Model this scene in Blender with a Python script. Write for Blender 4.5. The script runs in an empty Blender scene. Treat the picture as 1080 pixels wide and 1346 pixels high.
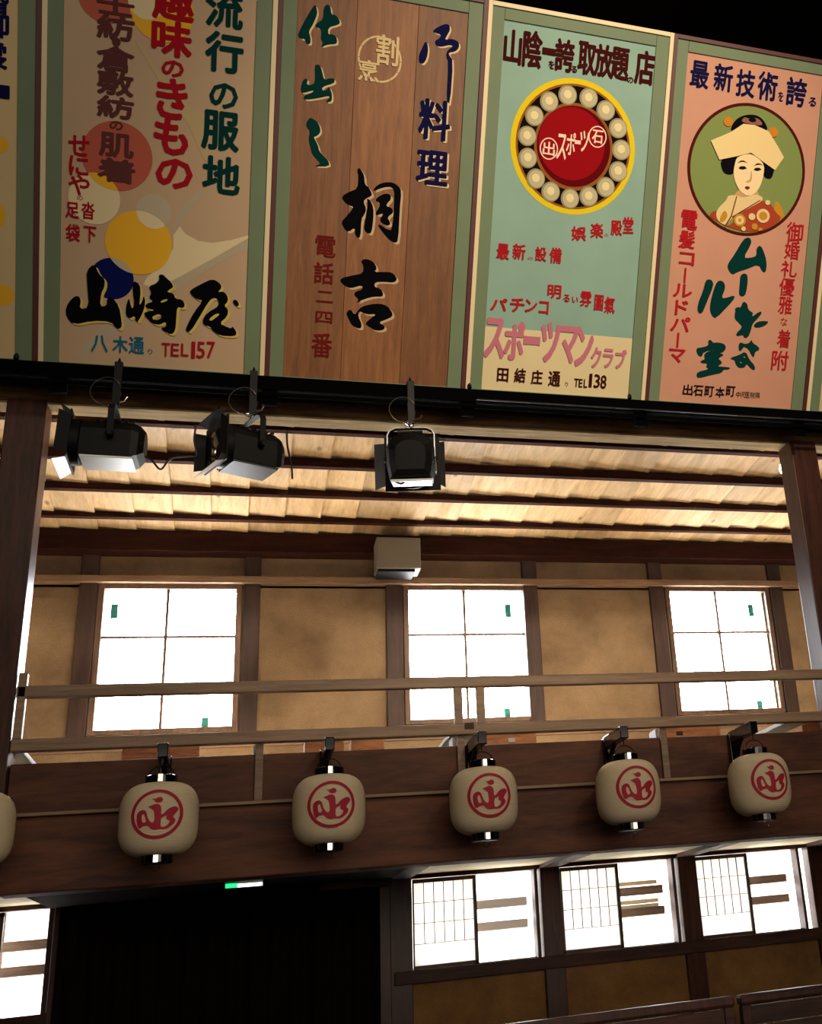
import bpy, bmesh, math, random
from mathutils import Vector, Matrix
random.seed(7)
SC = bpy.context.scene
COL = SC.collection
PI = math.pi

# ---------------------------------------------------------------- camera, world, lights, exposure
cam_d = bpy.data.cameras.new('camera')
cam = bpy.data.objects.new('camera', cam_d); COL.objects.link(cam)
FPX, CX, CY = 1489.7, 856.7, 645.2          # focal length and principal point for a 1080 x 1346 frame
cam_d.sensor_width = 36.0
cam_d.lens = FPX / 1346 * 36
cam_d.shift_x = -(CX - 540) / 1346
cam_d.shift_y = (CY - 673) / 1346
cam_d.clip_start = 0.05
R0 = (0.9412837, -0.3230461, -0.0981135); R1 = (0.0341148, 0.3801268, -0.9243050); R2 = (0.3358887, 0.8666861, 0.3688279)
cam.matrix_world = Matrix(((R0[0], -R1[0], -R2[0], 0), (R0[1], -R1[1], -R2[1], 0), (R0[2], -R1[2], -R2[2], 0), (0, 0, 0, 1)))
SC.camera = cam

SC.view_settings.view_transform = 'Standard'
SC.view_settings.look = 'None'
SC.view_settings.exposure = 0.0
SC.view_settings.gamma = 1.0
SC.view_settings.use_curve_mapping = False

world = bpy.data.worlds.new('overcast'); SC.world = world; world.use_nodes = True
bg = world.node_tree.nodes['Background']
bg.inputs['Color'].default_value = (0.97, 0.98, 1.0, 1); bg.inputs['Strength'].default_value = 30.0

def area(name, loc, target, sx, sy, power, color):
    d = bpy.data.lights.new(name, 'AREA'); d.shape = 'RECTANGLE'; d.size = sx; d.size_y = sy
    d.energy = power; d.color = color
    o = bpy.data.objects.new(name, d); COL.objects.link(o); o.location = loc
    o.rotation_euler = (Vector(target) - Vector(loc)).to_track_quat('-Z', 'Y').to_euler()
    return o
def spot(name, loc, target, power, color, angle, blend, size):
    d = bpy.data.lights.new(name, 'SPOT'); d.energy = power; d.color = color; d.spot_size = math.radians(angle); d.spot_blend = blend; d.shadow_soft_size = size
    o = bpy.data.objects.new(name, d); COL.objects.link(o); o.location = loc
    o.rotation_euler = (Vector(target) - Vector(loc)).to_track_quat('-Z', 'Y').to_euler()
    return o
spot('sign_floodlight', (2.6, -1.2, 4.3), (1.75, 5.0, 3.40), 1550, (1.0, 0.80, 0.56), 46, 1.0, .25)  # added unseen lamp aimed to brighten the signs
sun_d = bpy.data.lights.new('sun', 'SUN'); sun_d.energy = 130; sun_d.angle = math.radians(1.0); sun_d.color = (1.0, 0.96, 0.90)
sun = bpy.data.objects.new('sun', sun_d); COL.objects.link(sun); sun.location = (-4, 14, 10)
sun.rotation_euler = Vector((.38, -1.0, -1.15)).to_track_quat('-Z', 'Y').to_euler()
area('hall_window_light', (0.8, -1.2, 4.7), (1.0, 5.4, 1.4), 7.0, 1.5, 80, (1.0, 0.86, 0.70))  # added unseen overhead fill for the lanterns and girder

area('hall_bounce_light', (2.0, -4.2, 1.2), (1.0, 5.4, 0.7), 7.0, 2.5, 190, (1.0, 0.84, 0.68))  # added unseen low fill for the lanterns and lower wall

# ---------------------------------------------------------------- traced lettering and drawing data (metres on each sign)
D_T = [(0,'navy',0.05,'',[('婚',0.81,1.599,0.119,0.11),('御',0.811,1.499,0.119,0.11),('裳',0.811,1.368,0.108,0.118),('一',0.809,1.214,0.132,0.059)]),(1,'teal',0.05,'',[('流',0.763,1.729,0.167,0.178),('行',0.769,1.53,0.171,0.186),('の',0.772,1.332,0.128,0.118),('服',0.763,1.169,0.169,0.183),('地',0.773,0.964,0.17,0.177)]),(1,'crimson',0.06,'',[('趣',0.542,1.718,0.182,0.168),('味',0.539,1.555,0.176,0.163),('の',0.546,1.422,0.098,0.075),('き',0.546,1.285,0.138,0.186),('も',0.547,1.115,0.152,0.174),('の',0.565,0.945,0.163,0.14)]),(1,'plum',0.05,'',[('士',0.299,1.663,0.158,0.086),('紡',0.301,1.567,0.158,0.114),('・',0.305,1.504,0.038,0.04),('倉',0.303,1.429,0.159,0.114),('敷',0.305,1.321,0.153,0.112),('紡',0.307,1.212,0.156,0.099),('の',0.312,1.131,0.058,0.041),('肌',0.314,1.042,0.148,0.11),('着',0.316,0.928,0.161,0.111)]),(1,'crimson',0.04,'',[('せ',0.157,1.021,0.088,0.095),('に',0.158,0.929,0.082,0.089),('や',0.161,0.843,0.089,0.093),('の',0.165,0.785,0.025,0.021),('足',0.134,0.726,0.057,0.072),('沓',0.2,0.731,0.057,0.08),('袋',0.138,0.623,0.06,0.08),('下',0.209,0.624,0.054,0.073)]),(1,'blue',0.03,'',[('八',0.259,0.12,0.072,0.079),('木',0.348,0.123,0.066,0.079),('通',0.419,0.124,0.067,0.08),('り',0.48,0.099,0.02,0.025)]),(1,'crimson',0.03,'',[('T',0.548,0.113,0.037,0.066),('E',0.589,0.115,0.037,0.062),('L',0.633,0.118,0.034,0.062),('1',0.671,0.121,0.017,0.081),('5',0.705,0.123,0.038,0.081),('7',0.75,0.127,0.038,0.081)]),(2,'navy',0.05,'cream',[('料',0.766,1.36,0.159,0.2),('理',0.768,1.124,0.16,0.172)]),(2,'maroon',0.02,'',[('電',0.266,0.679,0.098,0.104),('話',0.263,0.548,0.095,0.105),('二',0.273,0.432,0.08,0.056),('四',0.273,0.33,0.081,0.057),('番',0.269,0.19,0.099,0.122)]),(2,'cream',0.03,'',[('割',0.517,1.659,0.11,0.144),('烹',0.433,1.548,0.102,0.101)]),(3,'darkmaroon',0.05,'',[('山',0.139,1.774,0.094,0.17),('陰',0.242,1.779,0.103,0.186),('一',0.329,1.781,0.072,0.034),('を',0.346,1.718,0.032,0.041),('誇',0.413,1.775,0.105,0.165),('る',0.468,1.714,0.033,0.034),('取',0.533,1.779,0.098,0.167),('放',0.626,1.781,0.103,0.167),('題',0.715,1.779,0.1,0.168),('の',0.778,1.707,0.034,0.031),('店',0.853,1.781,0.11,0.177)]),(3,'shell',0.03,'',[('出',0.362,1.297,0.065,0.069),('ス',0.43,1.316,0.053,0.131),('ポ',0.478,1.337,0.049,0.116),('ー',0.515,1.35,0.033,0.023),('ツ',0.55,1.359,0.05,0.108),('石',0.62,1.392,0.062,0.07)]),(3,'red',0.04,'',[('娯',0.557,0.882,0.079,0.075,-4),('楽',0.656,0.909,0.072,0.079,-4),('の',0.711,0.891,0.021,0.016),('殿',0.764,0.934,0.064,0.08,-4),('堂',0.829,0.956,0.06,0.088,-4)]),(3,'red',0.04,'',[('最',0.156,0.746,0.068,0.082),('新',0.241,0.754,0.069,0.082),('の',0.303,0.726,0.029,0.016),('設',0.359,0.754,0.062,0.075),('備',0.439,0.755,0.066,0.083)]),(3,'red',0.04,'',[('明',0.446,0.565,0.075,0.072),('る',0.515,0.537,0.038,0.04),('い',0.563,0.533,0.034,0.032),('雰',0.623,0.542,0.064,0.081),('圍',0.697,0.529,0.051,0.085),('氣',0.759,0.522,0.06,0.09)]),(3,'red',0.05,'',[('パ',0.152,0.472,0.089,0.067),('チ',0.251,0.477,0.078,0.075),('ン',0.325,0.479,0.066,0.068),('コ',0.394,0.476,0.054,0.068)]),(3,'pink',0.07,'',[('ス',0.141,0.294,0.113,0.215),('ポ',0.246,0.289,0.111,0.208),('ー',0.342,0.297,0.091,0.048),('ツ',0.443,0.295,0.109,0.218),('マ',0.548,0.29,0.11,0.203),('ン',0.634,0.287,0.102,0.221),('ク',0.705,0.233,0.06,0.115),('ラ',0.773,0.234,0.061,0.107),('ブ',0.846,0.235,0.066,0.108)]),(3,'darkmaroon',0.04,'',[('田',0.197,0.104,0.061,0.072),('結',0.29,0.108,0.062,0.077),('庄',0.383,0.105,0.063,0.077),('通',0.48,0.103,0.067,0.082),('り',0.55,0.078,0.017,0.025),('T',0.604,0.09,0.026,0.045),('E',0.628,0.089,0.021,0.045),('L',0.656,0.089,0.021,0.045),('1',0.683,0.107,0.017,0.074),('3',0.72,0.106,0.035,0.075),('8',0.757,0.104,0.035,0.075)]),(4,'navy',0.035,'',[('最',0.166,1.794,0.109,0.141),('新',0.305,1.799,0.111,0.142),('技',0.439,1.788,0.113,0.143),('術',0.571,1.793,0.119,0.152),('を',0.656,1.751,0.032,0.052),('誇',0.749,1.788,0.126,0.154),('る',0.853,1.75,0.047,0.049)]),(4,'red',0.04,'',[('電',0.177,1.023,0.098,0.106),('髪',0.173,0.917,0.094,0.098),('コ',0.181,0.813,0.09,0.07),('ー',0.179,0.722,0.081,0.012,90),('ル',0.173,0.638,0.112,0.074),('ド',0.175,0.544,0.076,0.083),('パ',0.176,0.454,0.117,0.083),('ー',0.169,0.365,0.081,0.013,90),('マ',0.172,0.278,0.099,0.076)]),(4,'red',0.02,'',[('御',0.822,1.025,0.105,0.114),('婚',0.817,0.925,0.095,0.101),('礼',0.809,0.819,0.1,0.089),('優',0.806,0.718,0.096,0.102),('雅',0.807,0.614,0.086,0.103),('な',0.808,0.52,0.043,0.047),('着',0.818,0.424,0.082,0.104),('附',0.807,0.298,0.106,0.113)]),(4,'ink',0.03,'',[('出',0.254,0.093,0.06,0.06),('石',0.317,0.092,0.06,0.06),('町',0.385,0.092,0.056,0.06),('本',0.451,0.092,0.056,0.06),('町',0.516,0.101,0.056,0.06),('中',0.565,0.086,0.028,0.035),('沢',0.592,0.088,0.028,0.035),('医',0.622,0.087,0.029,0.035),('院',0.655,0.088,0.029,0.035),('隣',0.687,0.089,0.029,0.035)])]
D_S = [(2,'navy','cream',[[[0.702,1.737,0.716,1.702,0.711,1.649,0.694,1.62,0.674,1.625,0.671,1.658,0.685,1.697]],[[0.734,1.791,0.786,1.829,0.813,1.83,0.818,1.804,0.804,1.776,0.794,1.752,0.828,1.765,0.864,1.756,0.869,1.73,0.851,1.705,0.817,1.696,0.822,1.68,0.842,1.662,0.839,1.446,0.82,1.447,0.819,1.651,0.804,1.677,0.812,1.708,0.838,1.729,0.822,1.734,0.777,1.716,0.753,1.719,0.744,1.74,0.767,1.755,0.777,1.775,0.738,1.78]]]),(2,'teal','cream',[[[0.168,1.289,0.184,1.281,0.202,1.271,0.215,1.249,0.218,1.225,0.205,1.207,0.186,1.197,0.196,1.184,0.211,1.156,0.214,1.136,0.241,1.111,0.262,1.093,0.267,1.067,0.191,1.058,0.227,1.075,0.206,1.094,0.183,1.116,0.173,1.151,0.165,1.174,0.165,1.202,0.169,1.223,0.15,1.244,0.151,1.266]],[[0.177,1.535,0.191,1.542,0.205,1.536,0.214,1.509,0.224,1.473,0.249,1.485,0.269,1.488,0.275,1.477,0.27,1.464,0.217,1.44,0.218,1.422,0.239,1.427,0.245,1.446,0.255,1.436,0.265,1.409,0.264,1.377,0.242,1.37,0.238,1.377,0.253,1.391,0.251,1.403,0.202,1.384,0.143,1.367,0.131,1.375,0.138,1.388,0.177,1.41,0.176,1.418,0.126,1.395,0.118,1.409,0.12,1.439,0.131,1.465,0.149,1.466,0.144,1.437,0.175,1.444,0.183,1.465]],[[0.167,1.817,0.176,1.8,0.18,1.774,0.163,1.724,0.143,1.688,0.152,1.666,0.155,1.632,0.137,1.626,0.125,1.653,0.114,1.645,0.093,1.657,0.103,1.688,0.127,1.742,0.152,1.792]],[[0.224,1.828,0.239,1.819,0.245,1.782,0.261,1.785,0.281,1.77,0.288,1.748,0.269,1.736,0.234,1.721,0.233,1.688,0.253,1.693,0.271,1.686,0.278,1.663,0.273,1.649,0.238,1.642,0.2,1.624,0.214,1.644,0.2,1.662,0.203,1.689,0.199,1.707,0.169,1.716,0.189,1.74,0.208,1.755,0.207,1.808]]]),(2,'black','pale',[[[0.407,1.08,0.42,1.068,0.435,1.046,0.44,1.002,0.46,0.99,0.475,0.965,0.477,0.951,0.452,0.936,0.436,0.919,0.454,0.883,0.445,0.854,0.431,0.832,0.432,0.742,0.417,0.737,0.404,0.756,0.401,0.787,0.374,0.761,0.354,0.771,0.335,0.807,0.354,0.83,0.38,0.867,0.392,0.889,0.369,0.89,0.344,0.908,0.331,0.93,0.362,0.955,0.407,0.977,0.408,1.039,0.4,1.065]],[[0.452,0.936,0.469,0.929,0.488,0.894,0.49,0.835,0.484,0.768,0.467,0.763,0.447,0.781,0.449,0.813,0.455,0.876,0.46,0.911]],[[0.481,0.979,0.5,1.006,0.534,1.024,0.575,1.029,0.604,1.015,0.621,0.993,0.617,0.901,0.618,0.744,0.601,0.73,0.576,0.743,0.546,0.771,0.513,0.81,0.523,0.816,0.559,0.794,0.587,0.793,0.588,0.975,0.58,0.998,0.562,1.006,0.528,0.997,0.488,0.977]],[[0.492,0.932,0.516,0.956,0.543,0.971,0.568,0.967,0.572,0.945,0.553,0.922,0.55,0.908,0.575,0.904,0.59,0.884,0.556,0.853,0.573,0.834,0.572,0.816,0.551,0.812,0.519,0.835,0.535,0.864,0.534,0.871,0.507,0.858,0.497,0.867,0.519,0.904,0.518,0.921]],[[0.439,0.625,0.456,0.637,0.48,0.636,0.502,0.625,0.52,0.598,0.507,0.576,0.556,0.582,0.591,0.584,0.609,0.572,0.623,0.552,0.608,0.533,0.558,0.533,0.513,0.527,0.511,0.502,0.539,0.498,0.556,0.478,0.555,0.457,0.513,0.455,0.465,0.438,0.422,0.413,0.441,0.432,0.413,0.454,0.419,0.471,0.453,0.483,0.452,0.507,0.394,0.484,0.37,0.493,0.343,0.515,0.347,0.531,0.401,0.55,0.452,0.564,0.454,0.602]],[[0.397,0.383,0.423,0.353,0.434,0.375,0.453,0.398,0.494,0.414,0.543,0.422,0.579,0.414,0.605,0.386,0.61,0.362,0.575,0.343,0.541,0.327,0.57,0.312,0.574,0.298,0.557,0.286,0.522,0.285,0.493,0.302,0.475,0.315,0.498,0.342,0.532,0.369,0.476,0.361,0.44,0.379,0.439,0.347,0.456,0.317,0.458,0.292,0.441,0.287,0.409,0.302,0.391,0.336,0.379,0.36]]]),(1,'black','yellow',[[[0.197,0.456,0.23,0.492,0.249,0.445,0.276,0.423,0.275,0.386,0.261,0.356,0.257,0.294,0.287,0.3,0.287,0.335,0.308,0.342,0.339,0.305,0.352,0.231,0.352,0.202,0.333,0.193,0.306,0.228,0.227,0.225,0.145,0.199,0.115,0.236,0.113,0.277,0.136,0.32,0.162,0.338,0.177,0.319,0.17,0.274,0.211,0.284,0.202,0.383]],[[0.397,0.43,0.428,0.413,0.431,0.363,0.426,0.313,0.438,0.33,0.445,0.364,0.453,0.332,0.446,0.289,0.424,0.238,0.413,0.237,0.408,0.265,0.386,0.247,0.37,0.262,0.369,0.299,0.38,0.348,0.388,0.318,0.396,0.293,0.406,0.319,0.397,0.377]],[[0.508,0.466,0.527,0.47,0.543,0.453,0.563,0.438,0.575,0.414,0.56,0.404,0.545,0.388,0.576,0.385,0.584,0.359,0.616,0.359,0.629,0.331,0.617,0.317,0.593,0.323,0.591,0.268,0.588,0.205,0.569,0.186,0.533,0.205,0.525,0.217,0.549,0.223,0.544,0.248,0.517,0.229,0.486,0.233,0.466,0.254,0.447,0.273,0.454,0.286,0.5,0.298,0.454,0.303,0.453,0.323,0.491,0.339,0.468,0.354,0.479,0.38,0.465,0.408,0.497,0.423,0.512,0.445],[0.485,0.268,0.516,0.283,0.528,0.267,0.509,0.251,0.486,0.253],[0.519,0.342,0.545,0.357,0.552,0.349,0.523,0.334]],[[0.65,0.408,0.7,0.442,0.747,0.47,0.78,0.454,0.792,0.434,0.773,0.407,0.797,0.415,0.817,0.398,0.822,0.369,0.803,0.346,0.824,0.331,0.821,0.296,0.785,0.259,0.818,0.245,0.839,0.238,0.846,0.251,0.868,0.219,0.856,0.201,0.787,0.2,0.754,0.223,0.746,0.239,0.714,0.245,0.709,0.27,0.728,0.305,0.783,0.344,0.774,0.377,0.75,0.379,0.727,0.348,0.697,0.286,0.655,0.206,0.635,0.209,0.637,0.23,0.672,0.309,0.71,0.363,0.679,0.365,0.65,0.391],[0.737,0.276,0.768,0.305,0.788,0.306,0.769,0.283,0.745,0.266]],[[0.842,0.375,0.858,0.381,0.873,0.361,0.867,0.347,0.851,0.354]]]),(4,'teal','',[[[0.509,0.954,0.538,0.969,0.557,0.959,0.56,0.931,0.519,0.852,0.565,0.857,0.6,0.872,0.594,0.912,0.612,0.932,0.633,0.916,0.666,0.848,0.667,0.787,0.646,0.785,0.616,0.827,0.551,0.794,0.486,0.769,0.467,0.753,0.445,0.765,0.427,0.792,0.434,0.82,0.461,0.86]],[[0.511,0.753,0.532,0.769,0.554,0.762,0.56,0.729,0.557,0.658,0.541,0.638,0.519,0.641,0.512,0.659,0.512,0.715]],[[0.304,0.705,0.324,0.716,0.345,0.709,0.355,0.682,0.319,0.576,0.301,0.522,0.273,0.525,0.269,0.571,0.296,0.653]],[[0.373,0.707,0.398,0.716,0.42,0.702,0.427,0.674,0.408,0.616,0.443,0.624,0.478,0.639,0.492,0.631,0.467,0.593,0.388,0.504,0.367,0.509,0.346,0.54,0.344,0.587,0.357,0.659]],[[0.543,0.614,0.571,0.6,0.576,0.575,0.59,0.562,0.612,0.554,0.604,0.529,0.653,0.567,0.667,0.559,0.642,0.523,0.613,0.492,0.607,0.453,0.595,0.414,0.569,0.407,0.562,0.426,0.527,0.413,0.515,0.427,0.553,0.468,0.535,0.485,0.518,0.498,0.501,0.511,0.498,0.539,0.502,0.554,0.495,0.567,0.515,0.579,0.531,0.575]],[[0.624,0.488,0.639,0.504,0.675,0.514,0.717,0.513,0.688,0.484,0.642,0.47,0.623,0.478]],[[0.351,0.378,0.369,0.382,0.38,0.366,0.416,0.371,0.453,0.365,0.466,0.342,0.447,0.316,0.424,0.312,0.459,0.305,0.42,0.281,0.442,0.268,0.448,0.254,0.419,0.236,0.471,0.237,0.503,0.234,0.493,0.224,0.457,0.219,0.454,0.202,0.393,0.186,0.312,0.161,0.298,0.175,0.304,0.197,0.374,0.218,0.35,0.228,0.361,0.248,0.32,0.248,0.316,0.259,0.343,0.271,0.333,0.294,0.349,0.314,0.415,0.333,0.329,0.312,0.322,0.281,0.295,0.291,0.281,0.328,0.316,0.335,0.356,0.348]],[[0.541,0.376,0.556,0.382,0.573,0.374,0.604,0.381,0.617,0.404,0.624,0.385,0.663,0.366,0.673,0.348,0.645,0.336,0.643,0.302,0.627,0.311,0.604,0.347,0.574,0.36,0.565,0.344,0.551,0.329,0.541,0.347]],[[0.497,0.291,0.548,0.31,0.587,0.334,0.613,0.29,0.654,0.255,0.654,0.228,0.629,0.238,0.6,0.265,0.591,0.241,0.555,0.236,0.532,0.256,0.524,0.279,0.503,0.282],[0.554,0.276,0.573,0.268,0.563,0.263],[0.574,0.307,0.588,0.303,0.584,0.293]]])]
D_P1 = [('cream2',[0.378,1.526,0.409,1.515,0.506,1.37,0.62,1.27,0.718,1.225,0.754,1.095,0.724,1.006,0.691,1.027,0.623,1.17,0.507,1.329]),('cream3',[0.456,0.448,0.526,0.524,0.569,0.597,0.567,0.657,0.595,0.703,0.62,0.671,0.678,0.643,0.743,0.641,0.826,0.663,0.904,0.694,0.904,0.68,0.77,0.583,0.609,0.471,0.497,0.4,0.441,0.412]),('greige',[0.905,0.676,0.906,0.632,0.771,0.548,0.499,0.331,0.373,0.216,0.179,0.041,0.148,0.039,0.255,0.189,0.497,0.4,0.609,0.471,0.77,0.583]),('greige',[0.679,0.884,0.704,0.87,0.594,0.72,0.567,0.657,0.559,0.691,0.6,0.789])]
D_C1 = {'salmon_top': (0.26,1.697,0.119,0.119),'yellow_top': (0.494,1.673,0.136,0.141),'cream_top': (0.426,1.702,0.077,0.08),'salmon': (0.318,0.994,0.151,0.158),'cream': (0.225,0.789,0.109,0.118),'grey': (0.48,0.759,0.076,0.081),'yellow': (0.417,0.607,0.145,0.148),'blue': (0.306,0.429,0.094,0.096)}
D_C0 = [(0.838,0.982,0.033,0.037),(0.822,0.667,0.04,0.058),(0.851,0.31,0.049,0.048)]
D_seal = (0.483,1.611,0.106,0.111)
D_disc = [(0.496,1.324,0.339,0.348),(0.496,1.324,0.311,0.32),(0.496,1.324,0.3,0.309),(0.496,1.324,0.214,0.224),(0.496,1.326,0.2,0.207)]
D_pearl = [(0.347,1.534,0.049,0.051),(0.443,1.581,0.05,0.051),(0.557,1.582,0.05,0.052),(0.655,1.533,0.051,0.052),(0.73,1.452,0.051,0.052),(0.757,1.343,0.052,0.053),(0.749,1.23,0.052,0.053),(0.686,1.14,0.051,0.053),(0.596,1.081,0.051,0.053),(0.495,1.057,0.05,0.053),(0.388,1.08,0.05,0.052),(0.304,1.137,0.049,0.052),(0.254,1.236,0.049,0.052),(0.243,1.346,0.049,0.051),(0.274,1.451,0.049,0.051)]
D_ring3 = [(0.362,1.297,0.049,0.056),(0.62,1.392,0.05,0.056)]
D_C4 = [(0.495,1.331,0.357,0.359),(0.495,1.331,0.339,0.342)]
D_B = [('hair',[0.373,1.519,0.378,1.557,0.407,1.599,0.456,1.625,0.515,1.633,0.559,1.617,0.589,1.583,0.596,1.557,0.517,1.531]),('comb',[0.43,1.584,0.448,1.613,0.475,1.605,0.508,1.617,0.543,1.611,0.567,1.584,0.529,1.578,0.477,1.579]),('hair',[0.471,1.597,0.487,1.614,0.517,1.615,0.523,1.596,0.498,1.588]),('hair',[0.326,1.37,0.422,1.412,0.427,1.39,0.421,1.298,0.37,1.29,0.343,1.311]),('hair',[0.582,1.403,0.655,1.366,0.657,1.343,0.648,1.307,0.628,1.297,0.593,1.308]),('neck',[0.445,1.225,0.556,1.238,0.585,1.203,0.556,1.153,0.475,1.097,0.411,1.136]),('gold',[0.675,1.179,0.701,1.186,0.752,1.114,0.73,1.072,0.684,1.09]),('kimono',[0.283,1.06,0.33,1.1,0.343,1.052,0.416,1.006,0.46,1.08,0.588,1.172,0.64,1.182,0.674,1.144,0.699,1.115,0.737,1.096,0.657,1.021,0.538,0.992,0.398,1.012,0.336,1.036]),('bridecream',[0.33,1.096,0.388,1.156,0.39,1.18,0.44,1.189,0.484,1.176,0.558,1.211,0.622,1.188,0.524,1.126,0.427,1.065,0.398,1.012,0.335,1.043]),('gold',[0.349,1.037,0.376,1.105,0.405,1.074,0.379,1.029]),('seam',[0.441,1.182,0.448,1.183,0.426,1.069,0.394,1.007,0.387,1.014,0.419,1.072]),('seam',[0.426,1.069,0.588,1.18,0.59,1.175,0.43,1.063]),('face',[0.424,1.394,0.506,1.426,0.594,1.38,0.595,1.312,0.58,1.249,0.55,1.206,0.509,1.19,0.464,1.208,0.429,1.253,0.411,1.304,0.415,1.351]),('brow',[0.428,1.358,0.447,1.376,0.468,1.379,0.492,1.367,0.47,1.371,0.449,1.368]),('brow',[0.528,1.357,0.548,1.374,0.567,1.376,0.587,1.366,0.568,1.369,0.549,1.365]),('brow',[0.439,1.334,0.45,1.346,0.475,1.349,0.49,1.339,0.469,1.33,0.452,1.329]),('brow',[0.531,1.338,0.542,1.349,0.564,1.352,0.579,1.344,0.559,1.334,0.542,1.333]),('neck',[0.516,1.333,0.521,1.326,0.527,1.279,0.51,1.265,0.488,1.267,0.498,1.273,0.515,1.281]),('lips',[0.485,1.237,0.501,1.245,0.522,1.24,0.509,1.226,0.495,1.227]),('hood',[0.261,1.459,0.373,1.519,0.444,1.573,0.512,1.576,0.6,1.554,0.66,1.486,0.708,1.427,0.661,1.351,0.583,1.387,0.506,1.426,0.419,1.395,0.321,1.364])]
D_BC = [('flower',(0.355,1.573,0.028,0.026)),('gold',(0.355,1.573,0.012,0.011)),('flower',(0.631,1.554,0.029,0.027)),('gold',(0.631,1.554,0.01,0.009)),('gold',(0.475,1.055,0.037,0.035)),('bridecream',(0.475,1.055,0.026,0.024)),('gold',(0.475,1.055,0.01,0.01)),('bridecream',(0.614,1.094,0.041,0.039)),('gold',(0.614,1.094,0.026,0.024)),('bridecream',(0.546,1.082,0.021,0.019)),('bridecream',(0.634,1.17,0.016,0.014)),('gold',(0.568,1.03,0.019,0.018)),('bridecream',(0.501,1.011,0.014,0.013)),('gold',(0.605,1.015,0.014,0.013))]
D_EM = [[-0.293,0.676,-0.18,0.608,-0.068,0.617,0.045,0.685,0.158,0.662,0.216,0.563,0.158,0.459,0.023,0.437,-0.077,0.473,-0.126,0.554],[-0.374,0.315,-0.225,0.338,-0.09,0.405,0.045,0.396,0.135,0.315,0.162,0.18,0.162,-0.09,0.36,0.113,0.473,0.216,0.653,0.284,0.779,0.248,0.811,0.135,0.685,-0.036,0.608,-0.144,0.721,-0.234,0.703,-0.369,0.541,-0.541,0.36,-0.64,0.113,-0.622,-0.023,-0.649,-0.18,-0.617,-0.27,-0.518,-0.338,-0.441,-0.541,-0.473,-0.608,-0.55,-0.698,-0.495,-0.766,-0.27,-0.775,0.0,-0.73,0.113,-0.608,0.189,-0.473,0.18,-0.396,0.068,-0.338,-0.158,-0.248,-0.293,-0.158,-0.36,-0.077,-0.293,-0.09,-0.045,-0.126,0.135,-0.225,0.216],[-0.586,0.0,-0.486,0.036,-0.441,-0.135,-0.378,-0.306,-0.55,-0.351],[0.162,-0.203,0.248,-0.144,0.405,-0.068,0.36,-0.144,0.383,-0.261,0.505,-0.279,0.473,-0.414,0.36,-0.518,0.248,-0.55,0.162,-0.532]]

# ---------------------------------------------------------------- helpers
def hexc(h):
    h = h.lstrip('#'); c = [int(h[i:i+2], 16) / 255 for i in (0, 2, 4)]
    return tuple(x / 12.92 if x <= 0.04045 else ((x + 0.055) / 1.055) ** 2.4 for x in c) + (1,)

class Nodes:
    def __init__(s, name):
        s.m = bpy.data.materials.new(name); s.m.use_nodes = True; s.t = s.m.node_tree
        s.b = s.t.nodes['Principled BSDF']; s.out = s.t.nodes['Material Output']
    def n(s, kind, **kw):
        x = s.t.nodes.new(kind)
        for k, v in kw.items():
            if k in x.inputs: x.inputs[k].default_value = v
            else: setattr(x, k, v)
        return x
    def l(s, a, b): s.t.links.new(a, b)

def plain(name, col, rough=0.6, metal=0.0, spec=0.5, bump=0.0, emit=0.0, var=0.0, scale=30.0):
    N = Nodes(name); b = N.b
    c = hexc(col) if isinstance(col, str) else col
    b.inputs['Base Color'].default_value = c; b.inputs['Roughness'].default_value = rough
    b.inputs['Metallic'].default_value = metal; b.inputs['Specular IOR Level'].default_value = spec
    if emit: b.inputs['Emission Color'].default_value = c; b.inputs['Emission Strength'].default_value = emit
    if bump or var:
        tc = N.n('ShaderNodeTexCoord'); ns = N.n('ShaderNodeTexNoise', Scale=scale, Detail=4.0); N.l(tc.outputs['Object'], ns.inputs['Vector'])
        if var:
            mx = N.n('ShaderNodeMix', data_type='RGBA'); mr = N.n('ShaderNodeMapRange')
            mr.inputs['From Min'].default_value = 0.35; mr.inputs['From Max'].default_value = 0.7
            N.l(ns.outputs['Fac'], mr.inputs['Value']); N.l(mr.outputs['Result'], mx.inputs[0])
            mx.inputs[6].default_value = c; mx.inputs[7].default_value = tuple(x * (1 - var) for x in c[:3]) + (1,)
            N.l(mx.outputs[2], b.inputs['Base Color'])
        if bump:
            bp = N.n('ShaderNodeBump', Strength=bump, Distance=0.01); N.l(ns.outputs['Fac'], bp.inputs['Height']); N.l(bp.outputs['Normal'], b.inputs['Normal'])
    return N.m

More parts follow.
